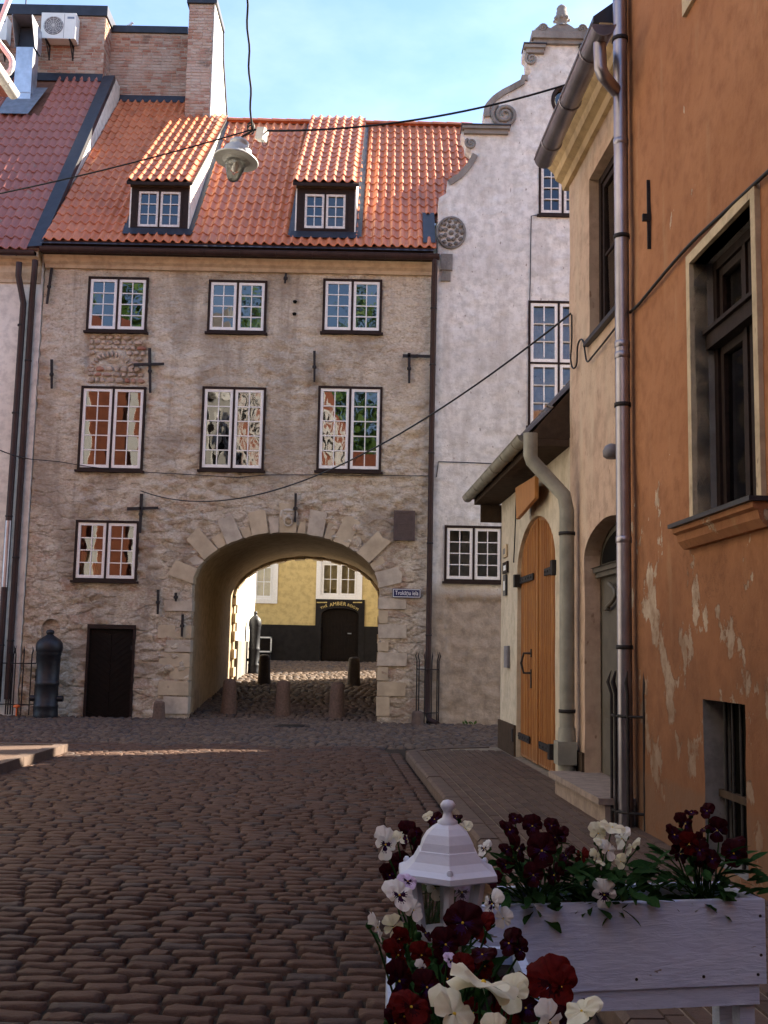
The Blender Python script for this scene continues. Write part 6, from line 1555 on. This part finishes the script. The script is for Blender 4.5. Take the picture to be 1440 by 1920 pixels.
# ------------------------------------------------------------------ planters, lantern and pansies in the foreground
M['soil'] = simple('potting_soil', (.03, .022, .016), .98, .1, 0, .4, 30, .8)
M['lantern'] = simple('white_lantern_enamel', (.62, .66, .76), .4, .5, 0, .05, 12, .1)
def planter(name, label, A, B, dep, h, wall_t=.018, legs=True):
    """trough on a stand: A, B = front top corners (A left), dep towards the back"""
    A, B = Vector(A), Vector(B); x = (B - A).normalized(); y = Vector((0, 0, 1)).cross(x); ln = (B - A).length; z = Vector((0, 0, 1))
    t = thing(name, label, 'planter', ((A + B) / 2 + y * dep / 2) * 1.0 - z * A.z)
    Mx = Matrix(((x.x, y.x, 0, A.x), (x.y, y.y, 0, A.y), (0, 0, 1, A.z), (0, 0, 0, 1)))
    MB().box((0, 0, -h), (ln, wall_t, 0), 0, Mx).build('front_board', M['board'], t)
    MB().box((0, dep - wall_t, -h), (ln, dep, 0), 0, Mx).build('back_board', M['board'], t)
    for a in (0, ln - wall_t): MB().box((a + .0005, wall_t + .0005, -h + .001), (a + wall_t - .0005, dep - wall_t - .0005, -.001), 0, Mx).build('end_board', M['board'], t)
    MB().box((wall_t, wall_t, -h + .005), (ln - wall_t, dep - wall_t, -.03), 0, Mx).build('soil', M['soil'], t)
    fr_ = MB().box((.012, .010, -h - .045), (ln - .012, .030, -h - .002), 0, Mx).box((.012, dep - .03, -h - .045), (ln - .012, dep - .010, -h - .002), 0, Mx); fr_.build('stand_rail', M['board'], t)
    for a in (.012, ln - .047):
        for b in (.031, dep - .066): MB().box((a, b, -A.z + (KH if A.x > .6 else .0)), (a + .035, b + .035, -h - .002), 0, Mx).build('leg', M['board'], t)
    for (u, v) in ((ln - .012, -.035), (ln - .012, -h * .66), (ln * .55, -h + .02), (ln * .78, -h + .02), (ln * .97, -h + .02)):
        MB().lathe([(.004, -.002), (.003, .0015)], Mx @ Vector((u, -.0005, v)), 7, 0, True, 0, Mx.to_3x3().to_4x4() @ Matrix.Rotation(R(90), 4, 'X')).build('nail_head', M['iron'], t)
    return t
B = at_y(1434, 1686, 2.50); A = at_y(880, 1700, 2.37); A.z = B.z
planter('planter_box', 'white painted wooden trough full of maroon and cream pansies on a stand', A, B, .19, .178)
TZ = B.z - .03
C0 = Vector((.022, 2.22, .985)); C1 = Vector((.022, .95, .985))
planter('planter_box', 'white painted trough set endwise with the small lantern among its pansies', C0, C1, .26, .18)
NZ = .985 - .03
# lantern
lc = at_y(838, 1640, 1.95); s = 1.95 / 2056 / math.cos(R(12))
lt = thing('garden_lantern', 'small white hexagonal garden lantern with flared roof and knob finial', 'lantern', (lc.x, lc.y, NZ))
rot = R(-90)
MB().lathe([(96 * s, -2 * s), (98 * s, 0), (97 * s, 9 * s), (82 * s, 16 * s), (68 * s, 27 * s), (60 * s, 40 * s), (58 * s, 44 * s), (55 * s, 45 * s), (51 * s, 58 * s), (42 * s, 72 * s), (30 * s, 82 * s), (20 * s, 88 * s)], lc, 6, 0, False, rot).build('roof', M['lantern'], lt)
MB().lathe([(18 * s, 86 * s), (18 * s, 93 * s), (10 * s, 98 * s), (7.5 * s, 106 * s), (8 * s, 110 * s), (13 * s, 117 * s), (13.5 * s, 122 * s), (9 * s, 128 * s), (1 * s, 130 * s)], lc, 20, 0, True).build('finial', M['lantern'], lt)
hb = lc.z - NZ
for k in range(6):
    a = rot + k * math.pi / 3; d = Vector((math.cos(a), math.sin(a), 0)); p = lc + d * 66 * s; q = lc + d * 50 * s - Vector((0, 0, 95 * s))
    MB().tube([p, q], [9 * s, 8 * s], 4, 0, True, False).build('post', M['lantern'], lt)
    b2 = rot + (k + 1) * math.pi / 3; d2 = Vector((math.cos(b2), math.sin(b2), 0))
    MB().add([lc + d * 62 * s, lc + d2 * 62 * s, lc + d2 * 47 * s - Vector((0, 0, 95 * s)), lc + d * 47 * s - Vector((0, 0, 95 * s))], [(0, 1, 2, 3)]).build('glass_pane', M['clear'], lt)
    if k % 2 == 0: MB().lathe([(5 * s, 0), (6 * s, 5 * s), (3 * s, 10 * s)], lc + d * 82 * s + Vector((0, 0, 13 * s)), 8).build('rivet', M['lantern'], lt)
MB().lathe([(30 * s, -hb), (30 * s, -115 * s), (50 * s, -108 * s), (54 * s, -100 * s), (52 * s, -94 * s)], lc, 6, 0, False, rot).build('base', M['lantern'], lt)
# pansies
def pmat(name, c, c2, tr=.15):
    q = Mt(name, .8, .06); n = q.noise(9, 5, .6, q.co(rnd_off=True))
    q.col(q.mix(q.ramp(n, (.35, 0), (.7, 1)), c, c2)); q.bump(q.noise(60, 4), .25, .002)
    tl_ = q.N('ShaderNodeBsdfTranslucent'); tl_.inputs['Color'].default_value = lin(c2); mx = q.N('ShaderNodeMixShader'); mx.inputs[0].default_value = tr
    q.L(q.b.outputs[0], mx.inputs[1]); q.L(tl_.outputs[0], mx.inputs[2]); q.L(mx.outputs[0], q.out.inputs['Surface']); return q.m
P = {'maroon': pmat('maroon_petal', (.016, .0015, .003), (.036, .003, .005), .08), 'red': pmat('wine_red_petal', (.055, .003, .003), (.105, .007, .005), .1), 'cream': pmat('cream_petal', (.74, .72, .52), (.82, .80, .62), .25),
     'white': pmat('white_petal', (.76, .76, .72), (.84, .84, .80), .25), 'lilac': pmat('lilac_petal', (.55, .42, .68), (.72, .66, .80), .2), 'blotch': pmat('dark_blotch', (.02, .006, .03), (.035, .008, .05), .05),
     'eye': pmat('yellow_eye', (.75, .50, .04), (.8, .6, .08), .05), 'leaf': pmat('pansy_leaf', (.014, .045, .012), (.03, .078, .02), .15), 'bud': pmat('green_bud', (.35, .42, .12), (.5, .55, .2), .2)}
def flower_mesh(kind, seed):
    r = random.Random(seed); col = {'maroon': ('maroon', 'blotch', 'eye'), 'red': ('red', 'maroon', 'eye'), 'cream': ('cream', 'cream', 'eye'), 'white': ('white', 'white', 'eye'), 'face': ('white', 'blotch', 'eye'), 'lilac': ('lilac', 'blotch', 'eye')}[kind]
    mb = MB(); nr, na = 7, 15
    # (centre angle, length, spread, tilt forward, layer)
    for pi, (ca, ln, spread, tz, lay) in enumerate(((62, .54, 52, -.10, -.05), (118, .54, 52, -.12, -.07), (5, .46, 46, .02, 0), (175, .46, 46, .02, .01), (-90, .52, 58, .10, .03))):
        ph = r.uniform(0, 6); vs = []; fs = []; mi = []
        for i in range(nr + 1):
            q = i / nr
            for j in range(na + 1):
                t = j / na * 2 - 1; a = R(ca + spread * t * (.55 + .45 * q ** .6)); edge = (1 - abs(t) ** 3.2 * .42)
                rr = ln * q * edge * (1 + .025 * math.sin(j * 1.3 + ph) * q)
                z = lay + tz * q * q * 1.6 + .030 * q * q * math.sin(j * 1.15 + ph) + .03 * q * math.sin(j * .5 + ph * 2) + .06 * (1 - t * t) * q * (1 - q) * 3
                vs.append((rr * math.cos(a), rr * math.sin(a), z))
        b = len(mb.v); mb.v += vs
        for i in range(nr):
            for j in range(na):
                k = i * (na + 1) + j; mb.f.append([b + k, b + k + 1, b + k + na + 2, b + k + na + 1]); mb.sm.append(True)
                lim = (3 if (j * 5 + seed) % 3 else 4) if pi >= 2 else 0
                mb.mi.append(1 if (i < lim - (1 if j in (0, 1, na - 2, na - 1) else 0)) else 0)
    mb.lathe([(.034, .03), (.03, .055), (.01, .065)], (0, -.015, 0), 8, 2)
    return mb.mesh('flower', [P[c] for c in col])
FL = {k: [flower_mesh(k, i * 7 + len(k)) for i in range(3)] for k in ('maroon', 'red', 'cream', 'white', 'face', 'lilac')}
def leaf_mesh(seed, wd):
    r = random.Random(seed); V = []; Fc = []; n = 7
    for i in range(n + 1):
        t = i / n; w = wd * math.sin(math.pi * min(1, t * .92 + .05)) ** .8 * (1 + .12 * (i % 2)); b = .22 * t * t
        for s in (-1, 0, 1): V.append((t, s * w, -b + abs(s) * .10 * w * 2))
    for i in range(n):
        for s in range(2): Fc.append((i * 3 + s, i * 3 + s + 1, (i + 1) * 3 + s + 1, (i + 1) * 3 + s))
    return np_mesh('leaf', np.array(V), np.array(Fc), P['leaf'], True)
LF = [leaf_mesh(k, w) for k, w in enumerate((.20, .26, .15))]
STEM = MB().tube([(0, 0, 0), (0, 0, 1)], 1, 5).mesh('stem', P['leaf'])
fr_rnd = random.Random(21)
def aim(p, target, roll, yaw, pitch):
    d = (Vector(target) - Vector(p)).normalized(); q = d.to_track_quat('Z', 'Y').to_matrix().to_4x4()
    return Matrix.Translation(p) @ q @ Matrix.Rotation(pitch, 4, 'X') @ Matrix.Rotation(yaw, 4, 'Y') @ Matrix.Rotation(roll, 4, 'Z')
g1 = 'pansies in the trough on the stand'; g2 = 'pansies around the lantern'
def plant(label, root, soil_z, flowers, n_leaf, spread, hgt, grp, extra=None):
    """flowers: (kind, px, py, width in photo px, dist, yaw, pitch)"""
    root = Vector((root[0], root[1], soil_z)); t = thing('pansy_plant', label, 'plant', root, grp); r = fr_rnd
    if extra:
        x0, x1, y0, y1, d0, d1, n_, ks = extra
        for _ in range(n_): flowers = flowers + [(r.choice(ks), r.uniform(x0, x1), r.uniform(y0, y1), r.uniform(36, 58) * 2.0 / ((d0 + d1) / 2) * .9, r.uniform(d0, d1), r.gauss(0, .4), r.gauss(.1, .4))]
    for (kind, px, py, w, dist, yaw, pit) in flowers:
        p = at_y(px, py, dist); sz = w * dist / F * (.82 if w < 100 else .92)
        Mx = aim(p, EYE + Vector((0, 0, .5)), r.gauss(0, .25), yaw * 1.5 + r.gauss(0, .30), pit * 1.3 + r.gauss(0, .30)) @ Matrix.Diagonal((sz, sz, sz, 1))
        o = inst('flower', FL[kind][r.randrange(3)], Mx, t)
        b = Vector(root) + Vector((r.uniform(-.02, .02), r.uniform(-.02, .02), 0)); e = p - (Mx.to_3x3() @ Vector((0, 0, 1))).normalized() * .012
        m_ = (b + e) / 2 + Vector((r.uniform(-.01, .01), r.uniform(-.01, .01), .01))
        MB().tube([b, b.lerp(m_, .6), m_.lerp(e, .5) + Vector((0, 0, .004)), e], [.0022, .002, .0018, .0015], 5).build('stem', P['leaf'], t)
        MB().lathe([(.002, -.004), (.006, 0), (.004, .006)], e, 6).build('sepals', P['leaf'], t)
    for k in range(n_leaf):
        a = r.uniform(0, 6.3); q = r.random() ** .5; h = r.uniform(.0, 1)
        p = root + Vector((math.cos(a) * spread[0] * q, math.sin(a) * spread[1] * q, .005 + hgt * h * (1 - .35 * q)))
        if grp == g2: p.x = max(p.x, .03 + r.uniform(0, .05)); a = a if math.cos(a) > -.3 else math.pi - a; p.y = min(p.y, 2.24)
        sz = r.uniform(.026, .056)
        Mx = Matrix.Translation(p) @ Matrix.Rotation(a + r.gauss(0, .6), 4, 'Z') @ Matrix.Rotation(r.uniform(-.75, .35), 4, 'Y') @ Matrix.Rotation(r.gauss(0, .4), 4, 'X') @ Matrix.Diagonal((sz * 1.25, sz, sz, 1))
        inst('leaf', r.choice(LF), Mx, t)
        if k % 5 == 0: MB().tube([root + Vector((r.uniform(-.02, .02), r.uniform(-.02, .02), 0)), root.lerp(p, .6) + Vector((0, 0, .01)), p], .0016, 4).build('stem', P['leaf'], t)
def rt(px, dist): return (at_y(px, 1700, dist).x, dist)
plant('maroon pansies at the lantern end of the long trough', rt(1010, 2.47), TZ, [('maroon', 955, 1556, 52, 2.46, .3, 0), ('maroon', 998, 1548, 50, 2.52, -.2, .1), ('maroon', 972, 1590, 56, 2.42, .2, 0), ('maroon', 1016, 1594, 72, 2.40, 0, .1), ('maroon', 1052, 1566, 44, 2.5, -.3, 0), ('maroon', 1034, 1548, 40, 2.54, .2, -.2), ('maroon', 966, 1535, 36, 2.54, 0, -.4), ('maroon', 1062, 1604, 46, 2.44, -.5, 0), ('red', 1090, 1606, 38, 2.46, -.6, .1), ('maroon', 948, 1622, 46, 2.42, .5, 0), ('maroon', 1000, 1640, 50, 2.38, 0, .3), ('maroon', 1040, 1640, 46, 2.4, -.2, .2)], 140, (.12, .075), .15, g1, (945, 1075, 1560, 1660, 2.42, 2.54, 8, ('maroon',)))
plant('cream pansies in the middle of the long trough', rt(1140, 2.50), TZ, [('cream', 1148, 1552, 62, 2.48, .1, -.5), ('cream', 1121, 1562, 44, 2.50, .5, -.3), ('white', 1167, 1572, 48, 2.52, -.4, .4), ('cream', 1186, 1588, 44, 2.50, -.7, -.2), ('white', 1140, 1594, 44, 2.46, .3, .5), ('cream', 1118, 1606, 34, 2.47, .6, .2), ('cream', 1086, 1641, 40, 2.48, .8, .3), ('face', 1133, 1676, 58, 2.40, -.2, .5), ('cream', 1164, 1615, 32, 2.5, -.4, .5), ('cream', 1127, 1618, 22, 2.45, 0, 0), ('cream', 1121, 1578, 22, 2.46, 0, 0)], 120, (.11, .075), .12, g1)
plant('maroon pansies at the free end of the long trough', rt(1320, 2.56), TZ, [('maroon', 1284, 1544, 48, 2.54, .3, 0), ('maroon', 1264, 1565, 50, 2.52, .4, .1), ('maroon', 1296, 1524, 34, 2.58, 0, -.3), ('maroon', 1326, 1520, 36, 2.58, -.2, -.2), ('maroon', 1345, 1556, 50, 2.56, -.2, 0), ('red', 1292, 1582, 46, 2.5, .1, .2), ('maroon', 1376, 1600, 62, 2.54, -.2, .1), ('maroon', 1378, 1580, 50, 2.58, -.3, -.2), ('maroon', 1312, 1594, 46, 2.5, 0, .2), ('maroon', 1275, 1600, 44, 2.52, .3, .2), ('maroon', 1335, 1610, 46, 2.5, 0, .3)], 140, (.12, .075), .15, g1, (1260, 1385, 1545, 1640, 2.5, 2.6, 7, ('maroon',)))
plant('maroon and white pansies behind the lantern roof', rt(800, 2.12), NZ, [('maroon', 772, 1562, 62, 2.12, .3, 0), ('maroon', 755, 1620, 56, 2.1, .4, .1), ('maroon', 815, 1536, 40, 2.14, 0, -.3), ('face', 722, 1582, 66, 2.05, .6, .4), ('cream', 750, 1570, 40, 2.1, .3, -.4), ('cream', 802, 1530, 28, 2.15, -.5, -.3), ('cream', 872, 1552, 34, 2.15, -.3, .1), ('face', 908, 1590, 38, 2.12, -.4, .2), ('maroon', 856, 1532, 26, 2.16, -.2, -.3), ('maroon', 730, 1640, 46, 2.08, .5, .2), ('maroon', 925, 1648, 40, 2.1, -.4, .1)], 120, (.10, .09), .22, g2, (730, 800, 1570, 1650, 2.08, 2.2, 5, ('maroon',)))
plant('white and lilac pansies hanging over the planter side by the lantern', rt(770, 1.86), NZ, [('face', 748, 1678, 74, 1.80, .2, .2), ('lilac', 764, 1652, 48, 1.84, .1, -.5), ('white', 706, 1738, 60, 1.78, .7, .2), ('cream', 738, 1738, 50, 1.8, .3, .4), ('white', 775, 1706, 48, 1.8, .2, .3), ('white', 815, 1664, 52, 2.05, .3, .2), ('lilac', 866, 1672, 56, 2.06, -.2, .2), ('face', 924, 1694, 58, 1.84, -.5, .3), ('white', 944, 1722, 42, 1.84, -.4, .5), ('cream', 905, 1672, 44, 1.95, -.3, .1)], 120, (.11, .11), .14, g2)
plant('wine red pansies in the middle of the endwise trough', rt(850, 1.62), NZ, [('maroon', 868, 1730, 96, 1.62, -.1, .2), ('red', 905, 1735, 60, 1.62, -.4, 0), ('maroon', 835, 1770, 70, 1.56, .2, .3), ('red', 745, 1790, 66, 1.55, .4, .1), ('maroon', 748, 1838, 76, 1.48, .4, .3), ('red', 790, 1790, 52, 1.55, .2, .2), ('maroon', 955, 1768, 56, 1.6, -.5, .1), ('maroon', 975, 1780, 44, 1.6, -.6, .1), ('lilac', 845, 1800, 36, 1.5, 0, .2), ('red', 868, 1812, 56, 1.45, .1, .5), ('face', 790, 1815, 34, 1.5, .3, .1), ('maroon', 905, 1790, 60, 1.52, -.2, .2)], 170, (.125, .15), .17, g2, (735, 985, 1740, 1850, 1.52, 1.72, 12, ('maroon', 'maroon', 'red')))
plant('large cream and red pansies at the near end of the endwise trough', rt(930, 1.30), NZ, [('cream', 905, 1845, 150, 1.22, .1, -.6), ('cream', 962, 1862, 80, 1.28, -.7, .2), ('cream', 850, 1900, 110, 1.18, .2, .1), ('red', 1035, 1842, 110, 1.34, -.2, .2), ('red', 1010, 1830, 70, 1.38, .4, -.2), ('cream', 1092, 1896, 90, 1.26, -.3, -.3), ('white', 1030, 1915, 80, 1.22, .2, .2), ('red', 770, 1888, 90, 1.30, .4, .2), ('maroon', 800, 1850, 70, 1.38, .2, .2), ('maroon', 985, 1890, 70, 1.34, 0, .2), ('cream', 930, 1935, 70, 1.15, 0, .2), ('maroon', 740, 1920, 70, 1.3, .4, .2)], 170, (.125, .17), .15, g2, (745, 1090, 1840, 1925, 1.28, 1.45, 13, ('maroon', 'maroon', 'red')))
